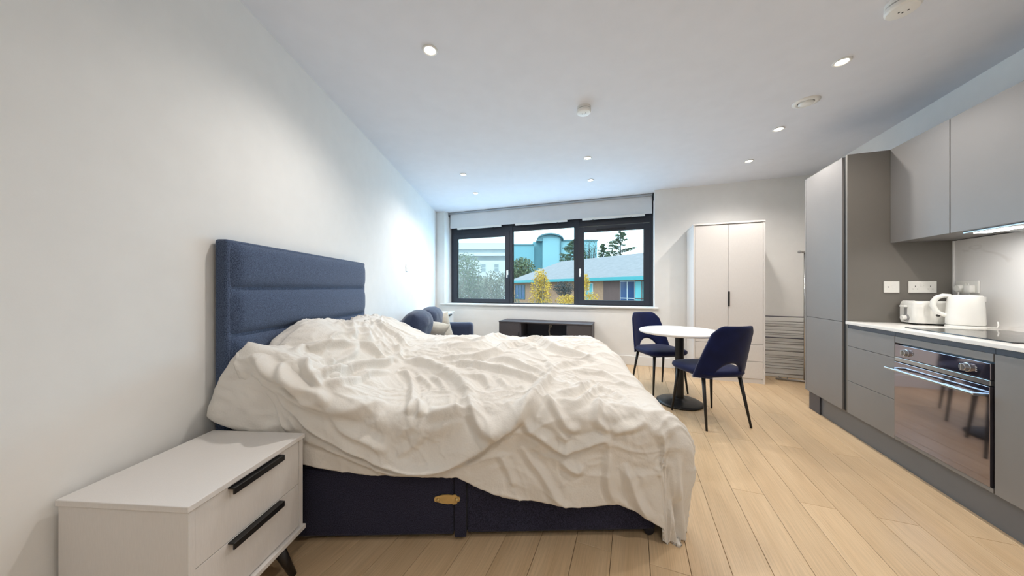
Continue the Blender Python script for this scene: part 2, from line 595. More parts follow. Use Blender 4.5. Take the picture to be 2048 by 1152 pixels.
poly = [c_bl, c_br, c_fr, c_fl]
planes = []
cen = sum((p for p in poly), Vector()) / 4
for i in range(4):
    p, q = poly[i], poly[(i + 1) % 4]
    d = (q - p).normalized()
    n = Vector((d.y, -d.x, 0))          # outward
    if n.dot(cen - p) > 0:
        n = -n
    planes.append((p, n))
full_me = bpy.data.meshes.new('plank')
b_ = plank_bm(); bmesh.ops.recalc_face_normals(b_, faces=b_.faces[:]); b_.to_mesh(full_me); b_.free()
full_me.materials.append(M['floor'])
for n in range(-34, 24):
    c0 = 0.5266 + PW * n
    d0 = 2.10 if n % 2 == 0 else 2.80
    for k in range(-6, 6):
        dd = d0 + PL * k
        mw = Matrix.Translation((CP * c0 + SP * dd, -SP * c0 + CP * dd, 0)) @ Matrix.Rotation(-PH, 4, 'Z')
        cs = [mw @ Vector(v) for v in ((0, 0, 0), (PW, 0, 0), (PW, PL, 0), (0, PL, 0))]
        outside = False
        cross = []
        for (pp, nn) in planes:
            ds = [(c - pp).dot(nn) for c in cs]
            if min(ds) > -0.004:
                outside = True
            elif max(ds) > 0:
                cross.append((pp, nn))
        if outside:
            continue
        if not cross:
            me = full_me
        else:
            b_ = plank_bm()
            inv = mw.inverted()
            for (pp, nn) in cross:
                lp = inv @ pp
                ln = (inv.to_3x3() @ nn).normalized()
                g = b_.verts[:] + b_.edges[:] + b_.faces[:]
                r = bmesh.ops.bisect_plane(b_, geom=g, plane_co=lp - ln * 0.002, plane_no=ln, clear_outer=True)
                eds = [e for e in r['geom_cut'] if isinstance(e, bmesh.types.BMEdge)]
                if eds:
                    bmesh.ops.edgeloop_fill(b_, edges=eds)
            if len(b_.faces) < 4:
                b_.free()
                continue
            bmesh.ops.recalc_face_normals(b_, faces=b_.faces[:])
            me = bpy.data.meshes.new('plank')
            b_.to_mesh(me); b_.free()
            me.materials.append(M['floor'])
        o = bpy.data.objects.new('plank', me)
        COL.objects.link(o)
        o.matrix_local = mw
        o.parent = floor

# ---------------------------------------------------------------- window
WB0, WB1 = 5.17, 5.24      # frame depth
win = thing('window_1', None, None, P(0, 0, 0), RZ)
win['kind'] = 'structure'
WT, WBOT = 2.40, SILL + 0.002
m1a, m1b = -1.945, -1.875       # first mullion
m2a, m2b = -0.775, -0.70
bm = NB()
box(bm, WIN_A0, WIN_A0 + 0.055, WB0, WB1, WBOT, WT, 0.003)
box(bm, WIN_A1 - 0.05, WIN_A1, WB0, WB1, WBOT, WT, 0.003)
box(bm, WIN_A0, WIN_A1, WB0 + 0.002, WB1, WBOT, WBOT + 0.018, 0.003)
obj('outer_frame', bm, M['frame'], win)
for (x0, x1) in ((m1a, m1b), (m2a, m2b)):
    obj('mullion', bx(x0, x1, WB0 - 0.006, WB1, WBOT, WT, bev=0.004), M['frame'], win)
obj('head_frame', bx(WIN_A0, WIN_A1, WB0 + 0.004, WB1, 2.17, WT, bev=0.003), M['frame'], win)


def sash(x0, x1, z0, z1, fw, glass, handle_x=None):
    s = NB()
    y0, y1 = WB0 - 0.014, WB1 - 0.012
    box(s, x0, x0 + fw, y0, y1, z0, z1, 0.004)
    box(s, x1 - fw, x1, y0, y1, z0, z1, 0.004)
    box(s, x0 + fw - 0.002, x1 - fw + 0.002, y0, y1, z0, z0 + fw * .85, 0.004)
    box(s, x0 + fw - 0.002, x1 - fw + 0.002, y0, y1, z1 - fw, z1, 0.004)
    so = obj('sash', s, M['frame'], win)
    obj('pane', bx(x0 + fw - 0.01, x1 - fw + 0.01, WB0 + 0.022, WB0 + 0.028, z0 + fw * .8, z1 - fw + 0.01), glass, so)
    g = NB()
    box(g, x0 + fw - 0.004, x0 + fw + 0.006, WB0 + 0.012, WB0 + 0.02, z0 + fw * .8, z1 - fw)
    box(g, x1 - fw - 0.006, x1 - fw + 0.004, WB0 + 0.012, WB0 + 0.02, z0 + fw * .8, z1 - fw)
    obj('gasket', g, M['gasket'], so)
    if handle_x is not None:
        h = NB()
        box(h, handle_x - 0.013, handle_x + 0.013, y0 - 0.010, y0, 1.385, 1.47, 0.004)
        box(h, handle_x - 0.009, handle_x + 0.009, y0 - 0.04, y0 - 0.008, 1.44, 1.462, 0.004)
        box(h, handle_x - 0.010, handle_x + 0.010, y0 - 0.052, y0 - 0.036, 1.335, 1.462, 0.005)
        obj('handle', h, M['plastic'], so, angle=40)


sash(WIN_A0 + 0.05, m1a + 0.012, WBOT + 0.012, 2.175, 0.085, M['dusty'], m1a - 0.02)
sash(m2b - 0.012, WIN_A1 - 0.045, WBOT + 0.012, 2.155, 0.085, M['glass'], m2b + 0.018)
obj('pane', bx(m1b - 0.01, m2a + 0.01, WB0 + 0.03, WB0 + 0.036, WBOT + 0.01, 2.18), M['glass'], win)
g = NB()
box(g, m1b, m1b + 0.012, WB0 + 0.015, WB0 + 0.03, WBOT + 0.018, 2.17)
box(g, m2a - 0.012, m2a, WB0 + 0.015, WB0 + 0.03, WBOT + 0.018, 2.17)
obj('gasket', g, M['gasket'], win)
obj('trickle_vent', bx(-0.42, 0.02, WB0 - 0.03, WB0 - 0.01, 2.09, 2.112, bev=0.004), M['gasket'], win)
# upper frame strip behind the blind
obj('head_panel', bx(WIN_A0, WIN_A1, WB0 + 0.02, WB1, WT, CEIL - 0.002), M['frame'], win)

# ---------------------------------------------------------------- roller blind
bl = thing('roller_blind', 'white roller blind rolled up at the top of the wide window', 'blind', P(0, 0, 0), RZ)
obj('cassette', bx(WIN_A0 + 0.01, WIN_A1 - 0.012, 5.065, 5.125, CEIL - 0.036, CEIL - 0.006, bev=0.004), M['alu'], bl)
obj('fabric', bx(WIN_A0 + 0.022, WIN_A1 - 0.02, 5.098, 5.102, 2.283, CEIL - 0.03), M['blind'], bl)
for (x0, x1) in ((-2.96, -2.07), (-1.80, -0.885), (-0.64, 0.30)):  # white bars stand in for the bright sky gap under the blind
    o = obj('sky_gap_bar', bx(x0, x1, 5.078, 5.112, 2.252, 2.288, bev=0.004), M['plastic'], bl)
for x in (-2.86, -2.22, -1.68, -1.05, -0.47, 0.10):
    b_ = NB()
    box(b_, x - 0.008, x + 0.008, 5.084, 5.116, 2.236, 2.276, 0.003)
    tube(b_, [(x, 5.10, 2.24), (x, 5.096, 2.205)], 0.004, 8)
    obj('clip', b_, M['gasket'], bl)
obj('end_bracket', bx(WIN_A1 - 0.012, WIN_A1 - 0.001, 5.04, 5.13, CEIL - 0.11, CEIL - 0.004, bev=0.002), M['gasket'], bl)
obj('end_bracket', bx(WIN_A0 + 0.001, WIN_A0 + 0.01, 5.06, 5.13, CEIL - 0.08, CEIL - 0.004, bev=0.002), M['alu'], bl)

# ---------------------------------------------------------------- ceiling fittings
DL = [  # a, b, label
    (-1.095, 1.561, 'recessed ceiling downlight above the bed, nearest the headboard wall'),
    (1.293, 2.533, 'recessed ceiling downlight nearest the wall cupboards above the oven'),
    (1.305, 3.412, 'recessed ceiling downlight in front of the tall grey cabinet'),
    (1.322, 4.157, 'recessed ceiling downlight nearest the white wardrobe'),
    (-0.377, 3.452, 'recessed ceiling downlight next behind the round smoke alarm'),
    (-0.416, 4.169, 'recessed ceiling downlight above the dark media unit, nearest the window middle'),
    (-1.90, 3.415, 'recessed ceiling downlight over the sofa, the nearer of that pair'),
    (-2.10, 4.151, 'recessed ceiling downlight nearest the left end of the window'),
    (0.45, -0.75, 'added ceiling downlight, out of view behind the viewer'),  # added unseen lamp, its bounce brightens the ceiling
    (1.30, 0.75, 'added ceiling downlight, out of view at the near end of the kitchen'),  # invented lamp out of view, adds light from the near end
]
GRP = 'recessed downlights in the ceiling'


def make_downlight(loc, label):
    t = thing('downlight', label, 'ceiling light', loc, RZ, GRP)
    b_ = NB()
    lathe(b_, [(0.030, -0.0006), (0.034, -0.006), (0.043, -0.007), (0.046, -0.001), (0.045, 0.0)], 32)
    obj('bezel', b_, M['plastic'], t, smooth=True)
    b_ = NB()
    lathe(b_, [(0.0, -0.002), (0.026, -0.002), (0.0305, -0.001)], 32)
    obj('lens', b_, M['lamp'], t)
    ld = bpy.data.lights.new('downlight_beam', 'SPOT')
    ld.energy = DOWNLIGHT_W
    ld.color = (1.0, 0.935, 0.87)
    ld.spot_size = math.radians(150)
    ld.spot_blend = 0.85
    ld.shadow_soft_size = 0.035
    lo = bpy.data.objects.new('downlight_beam', ld)
    COL.objects.link(lo)
    lo.parent = t
    lo.location = (0, 0, -0.05)
    return t


for (a, b, lab) in DL:
    make_downlight(P(a, b, CEIL), lab)


def alarm(loc, r, h, label, dark=False):
    t = thing('smoke_alarm', label, 'smoke alarm', loc, RZ, 'round white ceiling alarms')
    b_ = NB()
    lathe(b_, [(r * .98, 0), (r * .98, -h * .34), (r * .9, -h * .36), (0, -h * .36)], 40)
    obj('base_plate', b_, M['plastic'], t, angle=35)
    b_ = NB()
    lathe(b_, [(r * .86, -h * .36), (r * .86, -h * .44)], 40)
    obj('vent_gap', b_, M['slot'], t)
    b_ = NB()
    lathe(b_, [(r * .9, -h * .44), (r, -h * .47), (r, -h * .78), (r * .9, -h * .94), (r * .55, -h), (0, -h)], 40)
    obj('cover', b_, M['plastic'], t, angle=35)
    b_ = NB()
    for k in range(3):
        lathe(b_, [(0, -h - .001), (0.004, -h - .001), (0.004, -h + .002)], 12, (r * .3 * math.cos(k + .4), r * .3 * math.sin(k + .4) - .2 * r, 0))
    obj('indicator', b_, M['slot'], t)
    return t


alarm(P(-0.298, 2.477, CEIL), 0.055, 0.048, 'round white smoke alarm alone in the middle of the ceiling')
alarm(P(1.303, 2.10, CEIL), 0.062, 0.055, 'round white heat alarm at the top edge, nearest the wall cupboards')
t = thing('air_vent', 'round white ceiling air valve between two downlights by the kitchen', 'vent', P(1.314, 2.989, CEIL), RZ)
b_ = NB()
lathe(b_, [(0.048, -0.004), (0.056, -0.012), (0.082, -0.004), (0.083, 0.0)], 40)
obj('rim', b_, M['plastic'], t, smooth=True)
b_ = NB()
lathe(b_, [(0.0, -0.022), (0.03, -0.021), (0.046, -0.014), (0.044, -0.006)], 40)
obj('disc', b_, M['plastic'], t, smooth=True)
b_ = NB()
lathe(b_, [(0.0, -0.0015), (0.05, -0.0015)], 40)
obj('throat', b_, M['slot'], t)

# light switch on the left wall
yy = 4.07
t = thing('light_switch', 'small white switch plate on the left wall beyond the headboard', 'switch', (left_x(yy), yy, 1.415), -ang_l)
obj('plate', bx(0.0005, 0.010, -0.043, 0.043, -0.043, 0.043, bev=0.003), M['plastic'], t)
obj('rocker', bx(0.009, 0.013, -0.012, 0.012, -0.02, 0.02, bev=0.002), M['plastic'], t)

# ================================================================== BED
BED_RZ = math.radians(1.2)
BO = Vector((-1.265, 1.370, 0.0))
BL, BW = 1.93, 1.36
bed = thing('divan_bed', 'navy upholstered divan bed with tall panelled headboard against the left wall', 'bed', BO, BED_RZ)
SEAM0, SEAM1 = 1.005, 1.055
obj('base_half', bx(0.012, SEAM0 - 0.003, 0.0, BW, 0.028, 0.335, bev=0.012), M['divan'], bed)
obj('base_half', bx(SEAM1 + 0.004, BL, 0.004, BW, 0.032, 0.335, bev=0.012), M['divan'], bed)
obj('joining_strip', bx(SEAM0, SEAM1 + 0.002, -0.003, BW, 0.020, 0.335, bev=0.004), M['divan'], bed)
obj('mattress', bx(0.02, BL - 0.01, 0.015, BW - 0.015, 0.337, 0.575, bev=0.05, seg=4), M['mattress'], bed, smooth=True)
for (x, y) in ((1.905, 0.022), (1.905, BW - .022), (0.08, 0.08), (0.08, BW - .08), (0.95, 0.1), (0.95, BW - .1), (1.13, .1), (1.13, BW - .1)):
    b_ = NB()
    lathe(b_, [(0, -0.012), (0.018, -0.012), (0.024, -0.006), (0.024, 0.006), (0.018, 0.012), (0, 0.012)], 20, (x, y, 0.0245), 'y')
    box(b_, x - 0.012, x + 0.012, y - 0.016, y + 0.016, 0.03, 0.05)
    obj('castor', b_, M['castor'], bed)
# brass joining clip on the near side
b_ = NB()
prof = [(-0.062, 0.0), (-0.058, 0.011), (-0.045, 0.015), (-0.022, 0.020), (0.0, 0.021), (0.022, 0.018), (0.030, 0.021), (0.038, 0.019),
        (0.043, 0.012), (0.052, 0.010), (0.056, 0.0), (0.052, -0.010), (0.044, -0.012), (0.040, -0.021), (0.026, -0.023), (0.018, -0.020),
        (0.0, -0.021), (-0.022, -0.018), (-0.045, -0.012), (-0.058, -0.009)]
prism(b_, prof, 0, 0.004)
bmesh.ops.rotate(b_, verts=b_.verts[:], cent=(0, 0, 0), matrix=Matrix.Rotation(math.pi / 2, 3, 'X'))
clip = obj('clip_plate', b_, M['gold'], bed)
clip.location = (SEAM0 - 0.030, -0.004, 0.196)
clip['label'] = 'brass joining clip'
for dx in (-0.043, 0.041):
    b_ = NB()
    lathe(b_, [(0, -0.008), (0.005, -0.008), (0.008, -0.005), (0.0085, 0.0)], 14, (dx, 0, 0), 'y')
    bmesh.ops.translate(b_, verts=b_.verts[:], vec=(0, -0.004, 0))
    obj('screw', b_, M['gold'], clip, smooth=True)
# pale woven label hanging out at the seam
b_ = bx(-0.002, 0.002, -0.002, 0.0, 0.275, 0.345)
lb = obj('loop_tag', b_, M['cable'], bed)
lb.location = (SEAM1 + 0.008, -0.012, 0)

# headboard: backing with four padded bands
hb = obj('headboard', bx(-0.078, -0.022, 0.012, BW + 0.016, 0.02, 1.372, bev=0.012, seg=3), M['headboard'], bed)


def pad(z0, z1):
    b_ = NB()
    nx, nz = 40, 14
    g = []
    for i in range(nx + 1):
        row = []
        for j in range(nz + 1):
            u = -1 + 2 * i / nx
            v = -1 + 2 * j / nz
            y = BW / 2 + 0.014 + u * (BW / 2 - 0.006)
            z = (z0 + z1) / 2 + v * (z1 - z0) / 2
            th = (1 - abs(v) ** 3.0) ** 0.55 * (1 - abs(u) ** 26) ** 0.5
            row.append(b_.verts.new((-0.030 + 0.034 * th, y, z)))
        g.append(row)
    for i in range(nx):
        for j in range(nz):
            b_.faces.new((g[i][j], g[i + 1][j], g[i + 1][j + 1], g[i][j + 1]))
    return b_


ZB = [0.28, 0.495, 0.712, 0.929, 1.146, 1.366]
for k in range(5):
    obj('padded_band', pad(ZB[k] + .001, ZB[k + 1] - .001), M['headboard'], hb, smooth=True)

# ---------------------------------------------------------------- pillows
def pillow(label, loc, rot, w, h, t, seed):
    o = obj('pillow', cushion_bm(w, h, t, 40, 0.0, 0.42, seed, 0.016, 0.30), M['linen'], None, smooth=True)
    o.location = loc
    o.rotation_euler = rot
    return tag(o, label, 'pillow', 'white bed pillows')


pillow('white pillow slumped over the near edge of the bed beside the bedside chest',
       (-1.085, 1.415, 0.662), (math.radians(-8), math.radians(22), math.radians(7)), 0.47, 0.375, 0.155, 3)
pillow('white pillow leaning on the headboard under the rumpled duvet, far side',
       (-1.10, 2.36, 0.735), (math.radians(-28), 0, math.radians(91)), 0.62, 0.40, 0.15, 5)

# ---------------------------------------------------------------- duvet
#<DUVET
DV_R, DV_RX = 0.085, 0.175
DV_T0 = 0.045                      # where the top starts to roll over the near edge
HEAD_T = [-0.2, 0.04, 0.12, 0.20, 0.25, 0.35, 0.42, 0.60, 0.80, 1.00, 1.20, 1.36, 1.6]
HEAD_Z = [0.855, 0.862, 0.855, 0.832, 0.872, 0.912, 0.932, 0.930, 0.914, 0.911, 0.908, 0.912, 0.90]
HEM_S = [0.0, 0.25, 0.33, 0.47, 0.64, 0.85, 0.98, 1.02, 1.10, 1.25, 1.45, 1.62, 1.74, 1.82, 1.90, 2.05, 2.3]
HEM_Z = [0.42, 0.40, 0.385, 0.352, 0.322, 0.322, 0.310, 0.312, 0.272, 0.222, 0.193, 0.176, 0.180, 0.150, 0.10, 0.03, 0.03]


def sstep(x):
    x = np.clip(x, 0, 1)
    return x * x * (3 - 2 * x)


def dv_top(s, t):
    base = 0.605 + 0.125 * sstep(t / 1.25)
    head = np.interp(t, HEAD_T, HEAD_Z)
    k = 1 - sstep((s - 0.10) / (0.66 - 0.12 * sstep(t / .5)))
    z = base + (head - base) * k
    z += 0.035 * np.exp(-((s - 1.15) / .38) ** 2 - ((t - .62) / .36) ** 2)
    z += 0.018 * np.sin(s * 5.1 + 1.0) * np.sin(t * 4.3 + .4)
    z -= 0.025 * sstep((s - 1.55) / .4) * (1 - 0.6 * sstep(t / .9))
    return z


def dv_point(s, t):
    """drape of a flat sheet point (s along the bed, t across it) over the mattress, bed frame"""
    ex = np.maximum(0, s - (BL - 0.0))
    ey = np.maximum(0, DV_T0 - t)
    eyf = np.maximum(0, t - (BW - 0.06))
    e = np.sqrt(ex ** 2 + ey ** 2 + eyf ** 2) + 1e-9
    dx, dy, dyf = ex / e, ey / e, eyf / e
    R = DV_R * (dy + dyf) ** 2 + DV_RX * dx ** 2 + 1e-6
    R = np.maximum(R, DV_R)
    q = np.minimum(e / R, math.pi / 2)
    rest = np.maximum(0, e - R * math.pi / 2)
    out_ = R * np.sin(q) - 0.016 * sstep(rest / .15) * (dy + dyf) + (0.02 * dy - 0.045 * dx) * sstep((rest - .1) / .3)
    drop = R * (1 - np.cos(q)) + rest
    sc_ = np.minimum(s, BL)
    tc_ = np.clip(t, DV_T0, BW - 0.06)
    X = sc_ + dx * out_
    Y = tc_ - dy * out_ + dyf * out_
    Z = dv_top(sc_, tc_) - drop
    return X, Y, Z


def dv_hem(s):
    z = np.interp(s, HEM_S, HEM_Z)
    zt = dv_top(np.minimum(s, BL), np.full_like(s, DV_T0))
    return np.maximum(0.1, zt - z - DV_R + DV_R * math.pi / 2) - DV_T0


def dv_grid(nu, nv):
    u = np.linspace(0, 1, nu)[:, None]
    v = np.linspace(0, 1, nv)[None, :]
    s_end = BL + 0.175 * 1.57 + 0.40
    s0 = u * s_end + 0 * v
    tmax = BW + 0.22
    s = s0
    for _ in range(3):
        tmin = -dv_hem(s)
        t = tmin + (tmax - tmin) * v
        smin = 0.018 + 0.42 * np.maximum(0, DV_T0 - t) ** 1.1
        s = smin + u * (s_end - smin)
    return s, t
#DUVET>


def spline(pts, n):
    p = np.array(pts, float)
    if len(p) < 3:
        k = np.linspace(0, 1, n)[:, None]
        return p[0] * (1 - k) + p[-1] * k
    P_ = np.vstack([2 * p[0] - p[1], p, 2 * p[-1] - p[-2]])
    out_ = []
    m = len(p) - 1
    for x in np.linspace(0, m - 1e-6, n):
        i = int(x); f_ = x - i
        a, b, c, d = P_[i:i + 4]
        out_.append(0.5 * ((2 * b) + (-a + c) * f_ + (2 * a - 5 * b + 4 * c - d) * f_ ** 2 + (-a + 3 * b - 3 * c + d) * f_ ** 3))
    return np.array(out_)


def ridge_field(S, T, ridges):
    D = np.zeros_like(S)
    for (pts, h, wl_, wr_) in ridges:
        c = spline(pts, 8 * len(pts))
        pad_ = 3.2 * max(wl_, wr_)
        msk = (S > c[:, 0].min() - pad_) & (S < c[:, 0].max() + pad_) & (T > c[:, 1].min() - pad_) & (T < c[:, 1].max() + pad_)
        if not msk.any():
            continue
        p = np.stack([S[msk], T[msk]], -1)
        best = np.full(len(p), 1e9); side = np.zeros(len(p)); along = np.zeros(len(p))
        n = len(c) - 1
        for i in range(n):
            a = c[i]; d = c[i + 1] - a
            L2 = d @ d + 1e-12
            k = np.clip(((p - a) @ d) / L2, 0, 1)
            r = p - (a + k[:, None] * d)
            dist = np.hypot(r[:, 0], r[:, 1])
            up = dist < best
            best[up] = dist[up]
            side[up] = (d[0] * r[up, 1] - d[1] * r[up, 0])
            along[up] = (i + k[up]) / n
        w = np.where(side > 0, wl_, wr_)
        tap = np.clip(np.minimum(along, 1 - along) / 0.22, 0, 1) ** 0.7
        x = best / w
        g = np.exp(-x ** 1.6) - 0.22 * np.exp(-((x - 2.0) / 0.7) ** 2)
        D[msk] += h * tap * g
    return D


RIDGES = []
#<RIDGES
RIDGES = [
    ([(0.25, -0.15), (0.369, -0.232), (0.551, -0.2), (0.681, -0.205), (0.831, -0.242), (0.986, -0.239), (1.099, -0.18), (1.208, -0.103), (1.302, -0.04), (1.428, 0.193)], 0.030, 0.055, 0.014),
    ([(1.213, -0.11), (1.303, -0.046), (1.376, 0.043), (1.428, 0.193), (1.472, 0.27)], 0.022, 0.030, 0.020),
    ([(0.329, -0.303), (0.524, -0.259), (0.678, -0.254), (0.876, -0.276), (0.999, -0.274)], 0.016, 0.030, 0.012),
    ([(0.466, -0.13), (0.557, -0.133), (0.652, -0.135), (0.73, -0.154)], 0.014, 0.022, 0.014),
    ([(0.767, -0.172), (0.833, -0.139), (0.878, -0.089)], 0.010, 0.020, 0.016),
    ([(0.135, -0.075), (0.255, -0.114), (0.351, -0.13), (0.447, -0.103), (0.539, -0.062), (0.621, -0.002), (0.669, 0.065)], 0.020, 0.035, 0.022),
    ([(0.729, 0.298), (0.773, 0.144), (0.799, 0.024), (0.786, -0.013)], 0.018, 0.016, 0.016),
    ([(0.806, 0.109), (0.847, 0.01), (0.859, -0.026)], 0.018, 0.016, 0.016),
    ([(0.875, -0.017), (0.975, -0.005), (1.053, 0.012)], 0.020, 0.030, 0.020),
    ([(1.036, 0.157), (1.087, -0.012), (1.126, -0.073), (1.173, -0.088), (1.222, -0.081)], 0.022, 0.026, 0.020),
    ([(1.402, 0.118), (1.459, -0.019), (1.51, -0.082), (1.572, -0.087)], 0.018, 0.018, 0.014),
    ([(1.469, 0.055), (1.557, 0.017), (1.65, 0.123), (1.772, 0.332)], 0.014, 0.016, 0.016),
    ([(1.296, -0.028), (1.336, -0.09), (1.397, -0.125), (1.479, -0.181), (1.549, -0.167), (1.665, -0.125), (1.695, -0.158)], 0.018, 0.018, 0.014),
    ([(1.291, -0.155), (1.347, -0.234), (1.395, -0.297), (1.442, -0.371), (1.477, -0.428)], 0.012, 0.016, 0.016),
    ([(1.211, -0.199), (1.252, -0.286), (1.274, -0.351)], 0.010, 0.014, 0.014),
    ([(1.694, 0.091), (1.637, -0.034), (1.664, -0.07), (1.7, -0.091)], 0.014, 0.016, 0.014),
    ([(1.711, -0.09), (1.745, -0.075), (1.805, -0.058), (1.868, -0.032)], 0.016, 0.016, 0.012),
    ([(1.698, -0.183), (1.687, -0.274), (1.695, -0.347), (1.726, -0.416)], 0.014, 0.020, 0.014),
    ([(1.768, -0.223), (1.79, -0.305), (1.827, -0.396), (1.877, -0.463)], 0.016, 0.020, 0.016),
    ([(1.452, -0.062), (1.501, -0.139), (1.49, -0.199)], 0.010, 0.016, 0.016),
    ([(1.479, -0.235), (1.546, -0.276), (1.577, -0.251)], 0.014, 0.020, 0.016),
    ([(1.91, -0.047), (1.967, -0.148), (1.927, -0.274)], 0.012, 0.020, 0.020),
    ([(0.58, 0.628), (0.732, 0.561), (0.873, 0.447), (0.969, 0.337), (1.025, 0.213), (1.076, 0.08)], 0.022, 0.045, 0.020),
    ([(0.603, 0.602), (0.836, 0.625), (1.036, 0.608), (1.161, 0.689), (1.243, 0.899), (1.354, 0.935), (1.446, 0.725), (1.48, 0.531)], 0.022, 0.030, 0.030),
    ([(0.74, 0.541), (0.969, 0.533), (1.199, 0.4), (1.335, 0.309), (1.432, 0.241)], 0.018, 0.030, 0.018),
    ([(1.117, 0.57), (1.276, 0.511), (1.376, 0.391), (1.443, 0.323), (1.491, 0.172)], 0.018, 0.030, 0.020),
    ([(0.699, 0.866), (1.01, 0.854), (1.132, 1.228), (1.291, 1.256)], 0.026, 0.060, 0.050),
    ([(1.284, 1.052), (1.487, 1.152), (1.591, 0.86), (1.705, 0.768), (1.916, 0.615)], 0.024, 0.050, 0.035),
    ([(1.528, 0.438), (1.617, 0.543), (1.791, 0.633)], 0.014, 0.030, 0.020),
    ([(1.487, 0.112), (1.569, 0.135), (1.643, 0.223), (1.728, 0.347)], 0.016, 0.025, 0.018),
    ([(0.577, 0.443), (0.64, 0.453), (0.703, 0.349), (0.754, 0.208)], 0.014, 0.018, 0.012),
    ([(0.714, 0.419), (0.784, 0.354), (0.851, 0.247)], 0.010, 0.014, 0.012),
    ([(0.795, 0.421), (0.869, 0.335), (0.925, 0.207)], 0.010, 0.014, 0.012),
    ([(0.984, 0.325), (1.065, 0.335), (1.117, 0.31), (1.165, 0.167)], 0.012, 0.020, 0.014),
    ([(1.195, 0.291), (1.228, 0.232), (1.254, 0.147)], 0.008, 0.014, 0.012),
    ([(1.62, 0.445), (1.817, 0.469), (1.935, 0.306)], 0.012, 0.030, 0.020),
    ([(1.698, 0.272), (1.805, 0.192), (1.829, -0.007)], 0.012, 0.030, 0.020),
    ([(0.729, 0.987), (0.91, 1.072), (1.095, 0.976)], 0.014, 0.030, 0.020),
    ([(1.491, 0.568), (1.506, 0.447), (1.502, 0.327)], 0.012, 0.020, 0.014),
    ([(0.097, -0.007), (0.183, -0.064), (0.249, -0.078), (0.313, -0.073), (0.38, -0.101), (0.463, -0.064)], 0.030, 0.030, 0.016),
    ([(0.237, -0.009), (0.27, -0.053), (0.334, -0.069), (0.421, -0.056), (0.472, -0.067)], 0.028, 0.022, 0.016),
    ([(0.288, 0.075), (0.338, -0.003), (0.384, -0.02), (0.429, -0.025)], 0.024, 0.020, 0.014),
    ([(0.24, 0.073), (0.203, 0.178), (0.251, 0.246), (0.303, 0.345), (0.358, 0.463)], 0.022, 0.020, 0.014),
    ([(0.372, -0.018), (0.399, 0.078), (0.414, 0.234), (0.458, 0.365), (0.503, 0.509), (0.51, 0.618)], 0.026, 0.020, 0.016),
    ([(0.333, 0.113), (0.355, 0.204), (0.377, 0.306), (0.358, 0.463)], 0.020, 0.020, 0.014),
    ([(0.318, 0.426), (0.373, 0.522), (0.425, 0.508), (0.484, 0.557)], 0.022, 0.020, 0.016),
    ([(0.247, 0.702), (0.314, 0.662), (0.34, 0.547)], 0.022, 0.025, 0.016),
    ([(0.188, 1.102), (0.296, 0.955), (0.395, 0.935), (0.525, 0.829)], 0.020, 0.020, 0.016),
    ([(0.166, 0.666), (0.262, 0.568), (0.303, 0.454)], 0.018, 0.020, 0.016),
    ([(0.466, 0.747), (0.521, 0.678), (0.536, 0.552)], 0.016, 0.020, 0.016),
    ([(0.442, -0.004), (0.477, 0.11), (0.492, 0.291), (0.547, 0.432)], 0.016, 0.020, 0.014),
    ([(0.119, -0.09), (0.214, -0.122), (0.261, -0.171), (0.295, -0.242), (0.326, -0.278)], 0.014, 0.020, 0.016),
    ([(0.164, -0.114), (0.227, -0.186), (0.262, -0.269), (0.293, -0.3)], 0.016, 0.020, 0.016),
]
#RIDGES>


def fbm(X, Y, freq, octv, seed):
    rng = np.random.RandomState(seed)
    out_ = np.zeros_like(X)
    amp = 1.0
    for o_ in range(octv):
        n = 64
        G = rng.rand(n, n) * 2 - 1
        x = X * freq + rng.rand() * 50; y = Y * freq + rng.rand() * 50
        xi = np.floor(x).astype(int); yi = np.floor(y).astype(int)
        fx = x - xi; fy = y - yi
        fx = fx * fx * (3 - 2 * fx); fy = fy * fy * (3 - 2 * fy)
        g = lambda i, j: G[(i) % n, (j) % n]
        out_ += amp * ((g(xi, yi) * (1 - fx) + g(xi + 1, yi) * fx) * (1 - fy) + (g(xi, yi + 1) * (1 - fx) + g(xi + 1, yi + 1) * fx) * fy)
        amp *= 0.5; freq *= 2.03
    return out_


